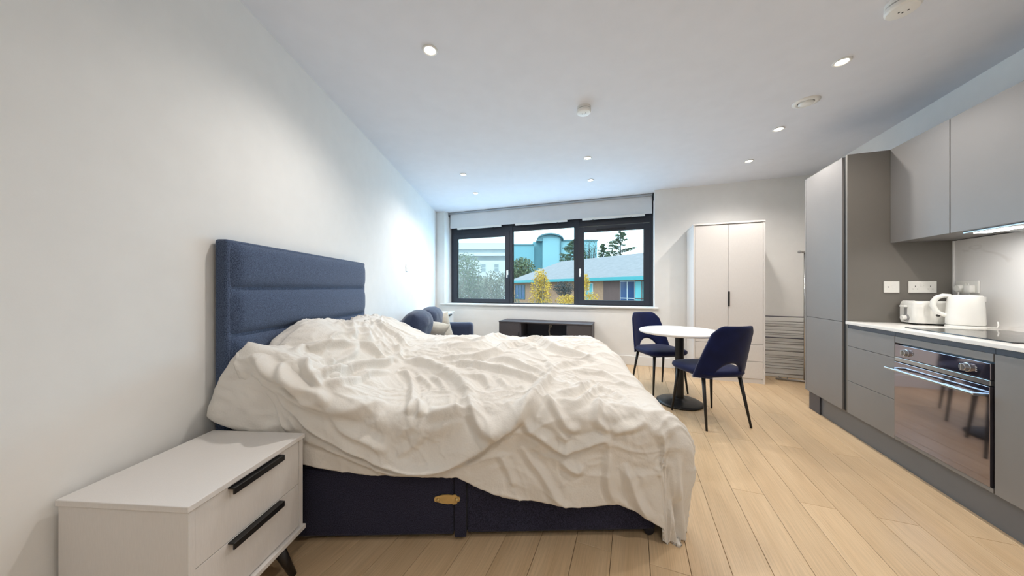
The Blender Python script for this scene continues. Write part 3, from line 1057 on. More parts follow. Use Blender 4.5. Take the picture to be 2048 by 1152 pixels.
def build_duvet():
    nu, nv = 400, 360
    S, T = dv_grid(nu, nv)
    X, Y, Z = dv_point(S, T)
    # surface normals of the smooth drape
    Pn = np.stack([X, Y, Z], -1)
    du = np.gradient(Pn, axis=0); dvv = np.gradient(Pn, axis=1)
    N = np.cross(du, dvv)
    N /= np.linalg.norm(N, axis=-1, keepdims=True) + 1e-12
    if N[nu // 2, nv // 2, 2] < 0:
        N = -N
    D = 1.55 * ridge_field(S, T, RIDGES)
    # broad lumps, then finer crumples that run mostly along the bed
    D += 0.010 * fbm(S, T, 3.0, 2, 11)
    wx = S + 0.10 * fbm(S, T, 3.0, 2, 21); wy = T + 0.10 * fbm(S, T, 3.0, 2, 22)
    head = 1 - sstep((S - 0.25) / .6)
    r1 = 1 - np.abs(fbm(wx * 0.55 + wy * .2, wy * 1.5, 5.0, 3, 31)) * 1.6
    r2 = 1 - np.abs(fbm(wx * 1.3, wy * 0.8 + wx * .5, 7.0, 3, 32)) * 1.6
    D += 0.0105 * np.clip(r1, -.2, 1) ** 2 * (1 - .35 * head)
    r3 = 1 - np.abs(fbm(wx * 1.0 + wy * .6, wy * 1.2 - wx * .5, 13.0, 3, 33)) * 1.7
    patch = sstep(fbm(S, T, 2.6, 2, 34) + .45)
    D += 0.0052 * np.clip(r3, -.2, 1) ** 3 * patch
    D += (0.004 + 0.014 * head * sstep((T - .05) / .3)) * np.clip(r2, -.2, 1) ** 2
    # pleats on the hanging sides
    hang = sstep((DV_T0 - T - .06) / .2)
    D += hang * 0.006 * np.sin(S * 21 + 2.5 * fbm(S, T, 2.0, 2, 41)) * sstep((S - .9) / .4)
    hangx = sstep((S - BL - .12) / .2)
    D += hangx * 0.016 * np.sin(T * 24 + 2.0 * fbm(S, T, 2.0, 2, 42))
    Q = Pn + N * D[..., None]
    Q[..., 2] = np.maximum(Q[..., 2], 0.006)
    vs = Q.reshape(-1, 3)
    idx = np.arange(nu * nv).reshape(nu, nv)
    q = np.stack([idx[:-1, :-1], idx[1:, :-1], idx[1:, 1:], idx[:-1, 1:]], -1).reshape(-1, 4)
    me = bpy.data.meshes.new('duvet')
    me.vertices.add(len(vs)); me.vertices.foreach_set('co', vs.astype(np.float32).ravel())
    me.loops.add(q.size); me.loops.foreach_set('vertex_index', q.astype(np.int32).ravel())
    me.polygons.add(len(q)); me.polygons.foreach_set('loop_start', np.arange(0, q.size, 4, dtype=np.int32))
    me.update(calc_edges=True)
    me.validate()
    o = link('duvet', me, M['linen'], None, smooth=True)
    o.location = BO
    o.rotation_euler = (0, 0, BED_RZ)
    md = o.modifiers.new('thickness', 'SOLIDIFY')
    md.thickness = 0.010
    md.offset = -1.0
    tag(o, 'rumpled white cotton duvet spread over the bed and hanging to the floor at the foot', 'duvet')
    return o


build_duvet()

# ================================================================== BEDSIDE CHESTS
def bedside(label, loc, rz, w=0.43, d=0.41, h=0.535, drawers=2, leg=0.155, body='whitefurn', side='greyfurn'):
    """local: x = depth (front at +d), y = width, origin at the back near corner"""
    t = thing('bedside_chest', label, 'chest of drawers', loc, rz)
    obj('top', bx(-0.002, d + 0.006, -0.006, w + 0.006, h - 0.018, h, bev=0.002), M[body], t)
    obj('side_panel', bx(0, d, 0, 0.018, leg, h - 0.018), M[body], t)
    obj('side_panel', bx(0, d, w - 0.018, w, leg, h - 0.018), M[body], t)
    obj('base_panel', bx(0, d + 0.012, -0.004, w + 0.004, leg - 0.018, leg, bev=0.002), M[body], t)
    obj('back_panel', bx(0.0, 0.01, 0.018, w - 0.018, leg, h - 0.018), M[body], t)
    n = drawers
    z0, z1 = leg + 0.004, h - 0.022
    hh = (z1 - z0) / n
    for k in range(n):
        a, b = z0 + hh * k + 0.0015, z0 + hh * (k + 1) - 0.0015
        dr = obj('drawer', bx(d - 0.022, d - 0.003, 0.020, w - 0.020, a, b, bev=0.001), M[body], t)
        b_ = NB()
        box(b_, d - 0.005, d + 0.020, w / 2 - 0.10, w / 2 + 0.10, b - 0.006, b - 0.001, 0.0015)
        box(b_, d + 0.014, d + 0.020, w / 2 - 0.10, w / 2 + 0.10, b - 0.022, b - 0.003, 0.0015)
        hd = obj('handle', b_, M['black'], dr)
        hd['label'] = 'slim black edge handle'
    for (sx, sy) in ((0, 0), (0, 1), (1, 0), (1, 1)):
        x = 0.055 if sx == 0 else d - 0.030
        y = 0.095 if sy == 0 else w - 0.095
        dx = -0.03 if sx == 0 else 0.042
        dy = -0.03 if sy == 0 else 0.03
        b_ = NB()
        tube(b_, [(x, y, leg - 0.018), (x + dx, y + dy, 0.0)], [0.022, 0.012], 14)
        obj('leg', b_, M['darkwood'], t, smooth=True)
    return t


bedside('white two drawer bedside chest with black handles in front of the bed', (-1.323, 0.894, 0), math.radians(-4.0))
bedside('white chest with black handle in the far corner behind the sofa', (left_x(4.9) + 0.012, 4.56, 0), math.radians(1.0),
        w=0.80, d=0.40, h=0.745, drawers=3)

# ================================================================== SOFA
SFX, SFY0, SFY1 = left_x(3.7) + 0.02, 2.98, 4.50
sofa = thing('sofa', 'slate blue two seat sofa along the left wall beyond the bed', 'sofa', (SFX, SFY0, 0), math.radians(1.0))
SL = SFY1 - SFY0
obj('base', bx(0.02, 0.80, 0.06, SL - 0.06, 0.12, 0.30, bev=0.03, seg=3), M['sofa'], sofa, angle=50)
obj('back_frame', bx(0.0, 0.17, 0.02, SL - 0.02, 0.12, 0.76, bev=0.05, seg=4), M['sofa'], sofa, angle=50)
for (y0, y1) in ((0.0, 0.17), (SL - 0.17, SL)):
    obj('arm', bx(0.0, 0.84, y0, y1, 0.10, 0.655, bev=0.055, seg=5), M['sofa'], sofa, angle=50)
mid = SL / 2
for (y0, y1) in ((0.175, mid - 0.003), (mid + 0.003, SL - 0.175)):
    obj('seat_cushion', bx(0.16, 0.82, y0, y1, 0.27, 0.41, bev=0.05, seg=4), M['sofa'], sofa, angle=60)
    b_ = cushion_bm(y1 - y0 + 0.02, 0.47, 0.27, 26, 0.0, 0.5, int(y0 * 100), 0.008, 0.55)
    c_ = obj('back_cushion', b_, M['sofa'], sofa, smooth=True)
    c_.location = (0.30, (y0 + y1) / 2, 0.675)
    c_.rotation_euler = (math.radians(14), 0, math.radians(90))
for (x, y) in ((0.06, 0.06), (0.78, 0.06), (0.06, SL - 0.06), (0.78, SL - .06)):
    b_ = NB()
    tube(b_, [(x, y, 0.12), (x, y, 0.0)], [0.022, 0.016], 12)
    obj('leg', b_, M['darkwood'], sofa)


def scatter(label, loc, rot, s, seed):
    o = obj('scatter_cushion', cushion_bm(s, s, 0.17, 26, 0.10, 0.5, seed, 0.008), M['beige'], None, smooth=True)
    o.location = loc
    o.rotation_euler = rot
    return tag(o, label, 'cushion', 'beige sofa cushions')


scatter('beige linen cushion on the sofa, the one nearer the bed', (-1.03, 3.80, 0.580), (math.radians(38), math.radians(14), math.radians(48)), 0.40, 4)
scatter('beige linen cushion leaning on the far arm of the sofa', (-1.015, 4.15, 0.585), (math.radians(-16), math.radians(-12), math.radians(24)), 0.42, 9)

# ================================================================== MEDIA UNIT
mu = thing('media_unit', 'low graphite media unit under the window', 'tv unit', P(-1.876, 4.53, 0), RZ)
W_, D_, H_ = 1.444, 0.375, 0.625
LG = 0.15
obj('top', bx(-0.004, W_ + 0.004, -0.006, D_, H_ - 0.02, H_, bev=0.002), M['tv'], mu)
obj('side_panel', bx(0, 0.018, 0, D_, LG, H_ - .02), M['tv'], mu)
obj('side_panel', bx(W_ - 0.018, W_, 0, D_, LG, H_ - .02), M['tv'], mu)
obj('base_panel', bx(0, W_, 0, D_, LG - .02, LG), M['tv'], mu)
obj('back_panel', bx(0.018, W_ - .018, D_ - 0.012, D_ - 0.002, LG, H_ - .02), M['tvin'], mu)
obj('partition', bx(0.345, 0.363, 0.01, D_ - .012, LG, H_ - .02), M['tvin'], mu)
obj('partition', bx(1.075, 1.093, 0.01, D_ - .012, LG, H_ - .02), M['tvin'], mu)
obj('shelf', bx(0.363, 1.075, 0.02, D_ - .012, 0.365, 0.383), M['tvin'], mu)
for (x0, x1, hx) in ((0.018, 0.352, 0.335), (1.086, W_ - .018, 1.10)):
    dr = obj('door', bx(x0 + .002, x1 - .002, -0.002, 0.016, LG + .002, H_ - .023, bev=0.001), M['tv'], mu)
    obj('handle', bx(hx - .006, hx + .006, -0.016, -0.002, 0.34, 0.46, bev=0.002), M['black'], dr)
for (x, y) in ((0.1, .06), (W_ - .1, .06), (.1, D_ - .06), (W_ - .1, D_ - .06)):
    b_ = NB(); tube(b_, [(x, y, LG - .02), (x, y, 0)], [0.018, 0.011], 12)
    obj('leg', b_, M['darkwood'], mu)
cb = thing('cable', 'pale beige cable hanging out of the open shelf of the media unit', 'cable', P(-1.12, 4.53, 0.0), RZ)
b_ = NB()
lathe(b_, [(0, -0.014), (0.018, -0.014), (0.026, -0.008), (0.028, 0.0), (0.026, 0.012)], 20, (0.0, 0.345, 0.535), 'y')
obj('grommet', b_, M['cable'], cb, smooth=True)
b_ = NB(); tube(b_, [(0.0, 0.335, 0.533), (-0.004, 0.30, 0.51), (-0.004, 0.27, 0.455), (0.01, 0.25, 0.40), (0.012, 0.24, 0.388)], 0.012, 12)
obj('lead', b_, M['cable'], cb, smooth=True)

# ================================================================== WARDROBE
wd = thing('wardrobe', 'tall white two door wardrobe with two drawers beside the window', 'wardrobe', P(0.832, 4.46, 0), RZ)
W_, D_, H_ = 0.748, 0.455, 1.962
obj('side_panel', bx(0, 0.018, 0.004, D_, 0, H_ - .02), M['whitefurn'], wd)
obj('side_panel', bx(W_ - .018, W_, 0.004, D_, 0, H_ - .02), M['whitefurn'], wd)
obj('top', bx(-0.004, W_ + .004, -0.002, D_, H_ - .02, H_, bev=0.002), M['whitefurn'], wd)
obj('back_panel', bx(.018, W_ - .018, D_ - .012, D_ - .002, .05, H_ - .02), M['whitefurn'], wd)
obj('plinth', bx(.018, W_ - .018, 0.012, 0.03, 0, 0.055), M['whitefurn'], wd)
ZD = 0.470
for (x0, x1) in ((0.020, W_ / 2 - .002), (W_ / 2 + .002, W_ - .020)):
    dr = obj('door', bx(x0, x1, 0.006, 0.024, ZD + .0025, H_ - .026, bev=0.0015), M['whitefurn'], wd)
    if x0 > .1:
        h_ = obj('handle', bx(x0 - .003, x0 + .012, -0.014, 0.008, 0.925, 1.108, bev=0.003), M['black'], dr)
        h_['label'] = 'slim black pull handle'
for (z0, z1) in ((0.058, 0.262), (0.266, ZD - .002)):
    obj('drawer', bx(0.020, W_ - .020, 0.006, 0.024, z0, z1, bev=0.0015), M['whitefurn'], wd)
obj('inner_floor', bx(.018, W_ - .018, 0.03, D_ - .012, 0.04, 0.056), M['slot'], wd)

# ================================================================== CLOTHES AIRER AND RAIL
ca = thing('clothes_airer', 'folded metal clothes airer leaning on the wall beside the wardrobe', 'clothes airer', P(1.62, 4.80, 0), RZ)
AW = 0.535
zs = [0.79, 0.725, 0.695, 0.66, 0.615, 0.575, 0.555, 0.515, 0.47, 0.44, 0.385, 0.345, 0.29, 0.255, 0.235, 0.19, 0.155, 0.12, 0.055]
for i, z in enumerate(zs):
    r = 0.0065 if i in (0, 7, 11, 18) else 0.0038
    y = 0.075 - 0.05 * (z / .79) + (0.02 if i % 2 else 0)
    b_ = NB(); tube(b_, [(0.008, y, z), (AW - .008, y, z - 0.004)], r, 8)
    obj('rod', b_, M['tvin'] if i in (0, 7) else M['rodmetal'], ca, smooth=True)
for x in (0.004, AW - .004):
    for dy in (0.0, 0.022):
        b_ = NB(); tube(b_, [(x, 0.077 - .05 + dy, 0.795), (x, 0.077 + dy, 0.008)], 0.0075, 10)
        obj('side_tube', b_, M['rodmetal'], ca, smooth=True)
    obj('hinge', bx(x - .014, x + .014, -0.0, 0.05, 0.66, 0.80, bev=0.006), M['black'], ca)
b_ = NB(); tube(b_, [(AW * .42, 0.03, 0.02), (AW * .48, 0.0, 0.006), (AW * .56, 0.0, 0.006), (AW * .60, 0.03, 0.02)], 0.006, 8)
obj('foot_loop', b_, M['rodmetal'], ca, smooth=True)

gr = thing('clothes_rail', 'slim chrome clothes rail post with crossbar beside the tall cabinet', 'clothes rail', P(2.07, 4.72, 0), RZ)
for dx in (-0.009, 0.009):
    b_ = NB(); tube(b_, [(dx, 0, 0.03), (dx, 0, 1.575)], 0.0085, 12)
    obj('post', b_, M['chrome'], gr, smooth=True)
b_ = NB(); tube(b_, [(-0.075, -0.05, 1.585), (0.10, 0.07, 1.585)], 0.0125, 14)
obj('crossbar', b_, M['rodmetal'], gr, smooth=True)
b_ = NB(); tube(b_, [(-0.085, -0.057, 1.585), (-0.070, -0.0465, 1.585)], 0.017, 14)
obj('end_cap', b_, M['plasticgrey'], gr, smooth=True)
b_ = NB(); tube(b_, [(-0.28, 0.03, 0.015), (0.05, -0.01, 0.015), (0.09, -0.04, 0.012)], 0.012, 12)
obj('foot_bar', b_, M['rodmetal'], gr, smooth=True)

# ================================================================== TABLE
tb = thing('round_table', 'small round white table on a black pedestal', 'table', (1.677, 3.07, 0), 0)
b_ = NB()
lathe(b_, [(0, 0.703), (0.366, 0.703), (0.372, 0.707), (0.374, 0.715), (0.372, 0.724), (0.366, 0.728), (0, 0.728)], 72)
obj('tabletop', b_, M['tabletop'], tb, angle=60)
b_ = NB()
lathe(b_, [(0.0395, 0.02), (0.0395, 0.69), (0.10, 0.695), (0.10, 0.703)], 32)
obj('column', b_, M['black'], tb, angle=40)
b_ = NB()
lathe(b_, [(0, 0.0), (0.200, 0.0), (0.211, 0.006), (0.211, 0.014), (0.19, 0.026), (0.10, 0.040), (0.052, 0.048), (0.046, 0.056), (0, 0.056)], 56)
obj('pedestal_base', b_, M['black'], tb, smooth=True)


# ================================================================== CHAIRS
def make_chair(label, loc, rz):
    """faces local -y; origin on the floor under the seat"""
    t = thing('dining_chair', label, 'chair', loc, rz, 'navy chairs at the round table')
    # seat: rounded shield, wider at the front
    b_ = NB()
    n, mr = 48, 6
    prof = [(0.0, 0.412), (0.6, 0.410), (0.93, 0.420), (1.0, 0.440), (0.985, 0.462), (0.9, 0.474), (0.6, 0.481), (0.0, 0.483)]
    prev = None
    for (k, z) in prof:
        if k == 0:
            cur = [b_.verts.new((0, 0, z))]
        else:
            cur = []
            for i in range(n):
                a = 2 * math.pi * i / n
                ca_, sa_ = math.cos(a), math.sin(a)
                e = 2.0 / 3.6
                x = math.copysign(abs(ca_) ** e, ca_) * 0.235
                y = math.copysign(abs(sa_) ** e, sa_) * 0.235
                x *= 1 - 0.07 * (y / .235)
                cur.append(b_.verts.new((x * k, y * k, z)))
        if prev:
            if len(prev) == 1:
                for i in range(n):
                    b_.faces.new((prev[0], cur[i], cur[(i + 1) % n]))
            elif len(cur) == 1:
                for i in range(n):
                    b_.faces.new((prev[i], cur[0], prev[(i + 1) % n]))
            else:
                for i in range(n):
                    b_.faces.new((prev[i], cur[i], cur[(i + 1) % n], prev[(i + 1) % n]))
        prev = cur
    obj('seat', b_, M['velvet'], t, smooth=True)
    # backrest: curved tapering shell with an arch cut out at its foot
    nu, nv = 40, 22
    ZB0, ZB1 = 0.405, 0.852

    def bp(u, v, off):
        # lower edge with the arch
        lo = 0.0
        if abs(u) < 0.55:
            lo = 0.138 / (ZB1 - ZB0) * math.sqrt(max(0, 1 - (u / 0.55) ** 2))
        hi = 1.0 - 0.16 * max(0, (abs(u) - 0.62) / 0.38) ** 2.6
        vv = lo + (hi - lo) * v
        hw = 0.232 + (0.165 - 0.232) * vv ** 1.15
        x = u * hw
        z = ZB0 + (ZB1 - ZB0) * vv
        y = 0.205 + 0.125 * vv ** 1.1 - (0.105 - 0.05 * vv) * abs(u) ** 2.2 + off
        return (x, y, z)
    b_ = NB()
    sh = []
    for off in (0.0, 0.034):
        g = [[None] * (nv + 1) for _ in range(nu + 1)]
        for i in range(nu + 1):
            for j in range(nv + 1):
                u = -1 + 2 * i / nu
                v = j / nv
                edge = min(1.0, min((1 - abs(u)) * 8, min(v, 1 - v) * 9)) if True else 1
                o2 = 0.017 + (off - 0.017) * (0.45 + 0.55 * math.sqrt(max(0, 1 - (1 - edge) ** 2)))
                g[i][j] = b_.verts.new(bp(u, v, o2))
        sh.append(g)
        for i in range(nu):
            for j in range(nv):
                q = (g[i][j], g[i + 1][j], g[i + 1][j + 1], g[i][j + 1])
                b_.faces.new(q)
    A, B = sh
    rim = lambda g: [g[i][0] for i in range(nu)] + [g[nu][j] for j in range(nv)] + [g[i][nv] for i in range(nu, 0, -1)] + [g[0][j] for j in range(nv, 0, -1)]
    ra, rb = rim(A), rim(B)
    for i in range(len(ra)):
        b_.faces.new((ra[i], ra[(i + 1) % len(ra)], rb[(i + 1) % len(ra)], rb[i]))
    obj('backrest', b_, M['velvet'], t, smooth=True)
    for (sx, sy) in ((-1, -1), (1, -1), (-1, 1), (1, 1)):
        b_ = NB()
        tube(b_, [(sx * 0.165, sy * 0.155, 0.42), (sx * (0.205 if sy < 0 else 0.20), sy * (0.195 if sy < 0 else 0.235), 0.0)], [0.0155, 0.0085], 14)
        obj('leg', b_, M['black'], t, smooth=True)
    obj('seat_frame', bx(-0.17, 0.17, -0.16, 0.16, 0.40, 0.418, bev=0.004), M['black'], t)
    return t


make_chair('navy velvet dining chair nearest the bed foot, its back to the viewer', (1.735, 2.722, 0), math.radians(180 + 7))
make_chair('navy velvet dining chair beyond the round table, facing the viewer', (1.675, 3.485, 0), math.radians(9))

# ================================================================== KITCHEN
AF = 1.64            # front plane of the base units
ZP = 0.178           # underside of the fronts
HT = 2.192           # top of tall and wall units
WTZ = 0.890          # worktop surface


def kthing(name, label, cat, a=0.0, b=0.0, z=0.0, group=None):
    return thing(name, label, cat, P(a, b, z), RZ, group)


# tall unit
k = kthing('tall_cabinet', 'tall grey fridge cabinet with two doors at the end of the kitchen run', 'cabinet')
obj('side_panel', bx(AF, A_KIT - .001, 3.15, 3.168, WTZ - .03, HT, bev=0.001), M['kitchenpanel'], k)
obj('side_panel', bx(AF + .004, A_KIT - .001, 3.15, 3.168, ZP, WTZ - .032, bev=0.001), M['kitchenpanel'], k)
obj('end_panel', bx(AF - .001, A_KIT - .001, 3.722, 3.742, ZP, HT, bev=0.001), M['kitchen'], k)
obj('carcass', bx(AF + .03, A_KIT - .001, 3.17, 3.72, ZP, HT - .002), M['rail'], k)
for (z0, z1) in ((ZP, 0.879), (0.882, HT)):
    obj('door', bx(AF, AF + .02, 3.212, 3.720, z0, z1, bev=0.001), M['kitchen'], k)
obj('plinth_end', bx(AF + .03, AF + .041, 3.575, 3.742, 0.0, ZP - .001), M['rail'], k)
obj('handle_recess', bx(AF + .012, AF + .03, 3.170, 3.212, ZP, HT), M['slot'], k)

# plinth
pl = obj('kitchen_plinth', bx(AF + .042, AF + .058, 0.3, 3.719, 0.0, ZP - .001), M['plinth'])
pl.rotation_euler = (0, 0, RZ)
tag(pl, 'long grey plinth board along the floor under the kitchen units', 'plinth')

# drawer unit
k = kthing('drawer_unit', 'grey base unit with three handleless drawers left of the oven', 'cabinet')
obj('carcass', bx(AF + .022, A_KIT - .03, 2.708, 3.148, ZP, 0.868), M['rail'], k)
for (z0, z1) in ((ZP, 0.428), (0.431, 0.698), (0.701, 0.838)):
    obj('drawer', bx(AF, AF + .02, 2.706, 3.148, z0, z1, bev=0.001), M['kitchen'], k)
obj('grip_rail', bx(AF + .006, AF + .03, 2.706, 3.148, 0.839, 0.868), M['rail'], k)

# oven housing and oven
k = kthing('oven_housing', 'grey oven housing unit framing the built in oven', 'cabinet')
obj('carcass', bx(AF + .03, A_KIT - .03, 2.142, 2.704, ZP, 0.205), M['rail'], k)
obj('carcass', bx(AF + .03, A_KIT - .03, 2.142, 2.704, 0.80, 0.868), M['rail'], k)
obj('upper_filler', bx(AF, AF + .02, 2.142, 2.703, 0.800, 0.838, bev=0.001), M['kitchen'], k)
obj('lower_filler', bx(AF, AF + .02, 2.142, 2.703, ZP, 0.199, bev=0.001), M['kitchen'], k)
obj('grip_rail', bx(AF + .006, AF + .03, 2.140, 2.704, 0.839, 0.868), M['rail'], k)
k = kthing('oven', 'built in oven with mirrored black glass door and long metal handle', 'oven')
obj('body', bx(AF + .021, A_KIT - .08, 2.150, 2.698, 0.206, 0.795), M['ovendark'], k)
fa = obj('control_fascia', bx(AF - .003, AF + .02, 2.150, 2.698, 0.712, 0.790, bev=0.0015), M['oven'], k)
obj('steel_strip', bx(AF - .004, AF + .02, 2.150, 2.698, 0.684, 0.709, bev=0.0015), M['steel'], k)
dr = obj('door', bx(AF - .006, AF + .018, 2.150, 2.698, 0.202, 0.679, bev=0.0015), M['oven'], k)
dr['label'] = 'mirrored dark glass oven door'
b_ = NB()
box(b_, AF - .058, AF - .040, 2.155, 2.695, 0.632, 0.642, 0.002)
box(b_, AF - .042, AF - .006, 2.155, 2.185, 0.632, 0.642, 0.002)
box(b_, AF - .042, AF - .006, 2.665, 2.695, 0.632, 0.642, 0.002)
box(b_, AF - .056, AF - .034, 2.155, 2.32, 0.631, 0.643, 0.002)
box(b_, AF - .056, AF - .034, 2.60, 2.695, 0.631, 0.643, 0.002)
obj('handle', b_, M['steel'], dr)
for b0 in (2.61, 2.255):
    b_ = NB()
    lathe(b_, [(0.0225, 0.0), (0.0225, -0.004), (0.020, -0.005), (0.018, -0.019), (0.016, -0.021), (0, -0.021)], 28, (AF - .003, b0, 0.748), 'x')
    kn = obj('knob', b_, M['steel'], fa, angle=35)
    obj('knob_grip', bx(AF - .030, AF - .022, b0 - .004, b0 + .004, 0.731, 0.765, bev=0.002), M['steel'], kn)
    b_ = NB()
    for dz in (-.010, 0.0, .010):
        box(b_, AF - .0036, AF - .0028, b0 - .046, b0 - .038, 0.746 + dz, 0.750 + dz)
    obj('symbol', b_, M['plasticgrey'], fa)

# further base units towards the viewer
for i, (b0, b1, lab) in enumerate(((1.556, 2.138, 'grey base cabinet with plain door right of the oven'),
                                   (0.96, 1.552, 'grey base cabinet at the near end of the kitchen run'))):
    k = kthing('base_cabinet', lab, 'cabinet')
    obj('carcass', bx(AF + .022, A_KIT - .03, b0, b1, ZP, 0.868), M['rail'], k)
    obj('door', bx(AF, AF + .02, b0 + .0015, b1 - .0015, ZP, 0.838, bev=0.001), M['kitchen'], k)
    obj('grip_rail', bx(AF + .006, AF + .03, b0, b1, 0.839, 0.868), M['rail'], k)

# worktop, splashback
wk = obj('worktop', bx(AF - .012, A_KIT - .002, 0.96, 3.1495, 0.869, WTZ, bev=0.002), M['worktop'])
wk.rotation_euler = (0, 0, RZ)
tag(wk, 'white quartz worktop running over the base units and oven', 'worktop')
sp = obj('splashback', bx(A_KIT - .022, A_KIT - .002, 0.96, 3.149, WTZ, 1.486), M['marble'])
sp.rotation_euler = (0, 0, RZ)
tag(sp, 'white marble splashback with faint veins behind the hob', 'splashback')
tr = obj('trim_2', bx(A_KIT - .028, A_KIT - .022, 3.140, 3.149, WTZ, 1.486), M['trim'])
tr.rotation_euler = (0, 0, RZ)
tr['kind'] = 'structure'

# hob
hb_ = kthing('hob', 'black glass hob set flush into the white worktop', 'hob', 0, 0, WTZ)
obj('glass', bx(1.712, 2.165, 2.155, 2.745, 0.0, 0.006, bev=0.002), M['hob'], hb_)
for (a, b, r) in ((1.82, 2.30, .09), (1.82, 2.59, .075), (2.05, 2.30, .075), (2.05, 2.59, .09)):
    b_ = NB(); lathe(b_, [(r - .0015, 0.0062), (r, 0.0062)], 40, (a, b, 0))
    obj('zone_ring', b_, M['plasticgrey'], hb_)

# wall units
AU = 1.885
ZU = 1.492
for (b0, b1, lab) in ((2.700, 3.1485, 'grey wall cupboard against the tall cabinet, above the toaster'),
                      (2.100, 2.697, 'grey wall cupboard above the hob with the cooker hood beneath'),
                      (1.50, 2.097, 'grey wall cupboard at the near end of the kitchen run')):
    k = kthing('wall_cupboard', lab, 'cabinet', group='grey wall cupboards')
    obj('carcass', bx(AU + .021, A_KIT - .002, b0, b1, ZU, HT - .001), M['kitchen'], k)
    obj('door', bx(AU, AU + .02, b0 + .0015, b1 - .0015, ZU - .004, HT, bev=0.001), M['kitchen'], k)

# cooker hood under the second wall cupboard
k = kthing('cooker_hood', 'slim steel cooker hood with a lit lamp under the wall cupboard', 'cooker hood')
obj('body', bx(AU + .035, A_KIT - .06, 2.12, 2.672, ZU - .016, ZU - .0005, bev=0.003), M['steel'], k)
obj('filter', bx(AU + .10, A_KIT - .09, 2.16, 2.36, ZU - .019, ZU - .016), M['rodmetal'], k)
obj('lamp_cover', bx(AU + .06, AU + .13, 2.47, 2.645, ZU - .019, ZU - .0165, bev=0.001), M['hoodlamp'], k)
for b0 in (2.22, 2.26):
    b_ = NB(); lathe(b_, [(0, -0.004), (0.007, -0.004), (0.008, 0)], 14, (AU + .055, b0, ZU - .016))
    obj('button', b_, M['slot'], k)
ld = bpy.data.lights.new('hood_lamp_beam', 'AREA')
ld.energy = 1.7
ld.color = (1.0, 0.96, 0.9)
ld.shape = 'RECTANGLE'
ld.size = 0.07
ld.size_y = 0.17
lo = bpy.data.objects.new('hood_lamp_beam', ld)
COL.objects.link(lo)
lo.parent = k
lo.location = (AU + .095, 2.557, ZU - .024)


# sockets
def plate(name, label, cat, w, loc, rz, double=True):
    t = thing(name, label, cat, loc, rz)
    obj('plate', bx(-w / 2, w / 2, -0.010, -0.0005, -.043, .043, bev=0.003), M['plastic'], t)
    if double:
        for s in (-1, 1):
            b_ = NB()
            cx = s * w * .27
            box(b_, cx - .002, cx + .002, -0.0104, -0.0098, 0.002, 0.010)
            box(b_, cx - .0145, cx - .009, -0.0104, -0.0098, -.016, -.013)
            box(b_, cx + .009, cx + .0145, -0.0104, -0.0098, -.016, -.013)
            obj('pin_holes', b_, M['slot'], t)
            obj('rocker', bx(s * .010 - .006, s * .010 + .006, -0.013, -0.0095, 0.006, 0.026, bev=0.001), M['plastic'], t)
    else:
        obj('rocker', bx(0.002, 0.020, -0.013, -0.0095, -.014, .014, bev=0.0015), M['plastic'], t)
        obj('symbol', bx(-.021, -.019, -0.0104, -0.0098, -.006, .006), M['slot'], t)
    return t


plate('cooker_switch', 'small square white switch plate on the tall cabinet side', 'switch', 0.086, P(1.889, 3.15, 1.157), RZ, False)
plate('wall_socket', 'white double socket on the tall cabinet side above the toaster', 'socket', 0.147, P(2.055, 3.15, 1.157), RZ)
ws = plate('wall_socket', 'white double socket with two plugs on the marble above the kettle', 'socket', 0.147, P(A_KIT - .022, 3.045, 1.157), RZ + math.radians(-90))
for (s, r) in ((-1, .024), (1, .02)):
    b_ = NB()
    if s < 0:
        lathe(b_, [(0.026, -0.011), (0.026, -0.026), (0.021, -0.034), (0, -0.034)], 24, (-.036, 0, -.010), 'y')
    else:
        box(b_, .016, .060, -0.04, -0.011, -.038, .012, 0.006)
    p_ = obj('plug', b_, M['plastic'], ws, angle=40)
    b_ = NB(); x = -.036 if s < 0 else .038
    tube(b_, [(x, -0.022, -.03), (x, -0.026, -.07), (x + s * .01, -0.03, -.16), (x + s * .02, -0.04, -.255)], 0.0035, 8)
    obj('flex', b_, M['plastic'], p_, smooth=True)

# toaster
to = kthing('toaster', 'white two slice toaster beside the kettle', 'toaster', 2.05, 3.062, WTZ)
b_ = NB()
n = 40
L_, Wd, Hh = 0.27, 0.155, 0.168
rings = []
for (k_, z) in ((0.94, 0.012), (0.99, 0.03), (1.0, 0.07), (1.0, 0.115), (0.985, 0.142), (0.93, 0.160), (0.84, Hh), (0.0, Hh + .002)):
    r_ = []
    for i in range(n):
        a = 2 * math.pi * i / n
        e = 2 / 5.5
        x = math.copysign(abs(math.cos(a)) ** e, math.cos(a)) * L_ / 2
        y = math.copysign(abs(math.sin(a)) ** e, math.sin(a)) * Wd / 2
        r_.append(b_.verts.new((x * (1 - (1 - k_) * .5) if k_ else 0.0 + x * .01, y * k_ if k_ else y * .01, z)))
    rings.append(r_)
b_.faces.new(list(reversed(rings[0])))
for q in range(len(rings) - 1):
    for i in range(n):
        b_.faces.new((rings[q][i], rings[q][(i + 1) % n], rings[q + 1][(i + 1) % n], rings[q + 1][i]))
b_.faces.new(rings[-1])
obj('body', b_, M['plastic'], to, angle=45)
for y in (-.03, .03):
    obj('slot', bx(-.10, .10, y - .011, y + .011, Hh - .002, Hh + .0035), M['slot'], to)
obj('foot_strip', bx(-.02, .11, -.06, .06, 0.0, 0.013), M['slot'], to)
obj('foot_strip', bx(-.11, -.07, -.06, .06, 0.0, 0.013), M['slot'], to)
obj('lever_track', bx(-L_ / 2 - .0015, -L_ / 2 + .006, -.012, .012, .07, .135), M['plasticgrey'], to)
obj('lever', bx(-L_ / 2 - .022, -L_ / 2 - .001, -.022, .022, .122, .136, bev=0.004), M['plastic'], to, angle=40)
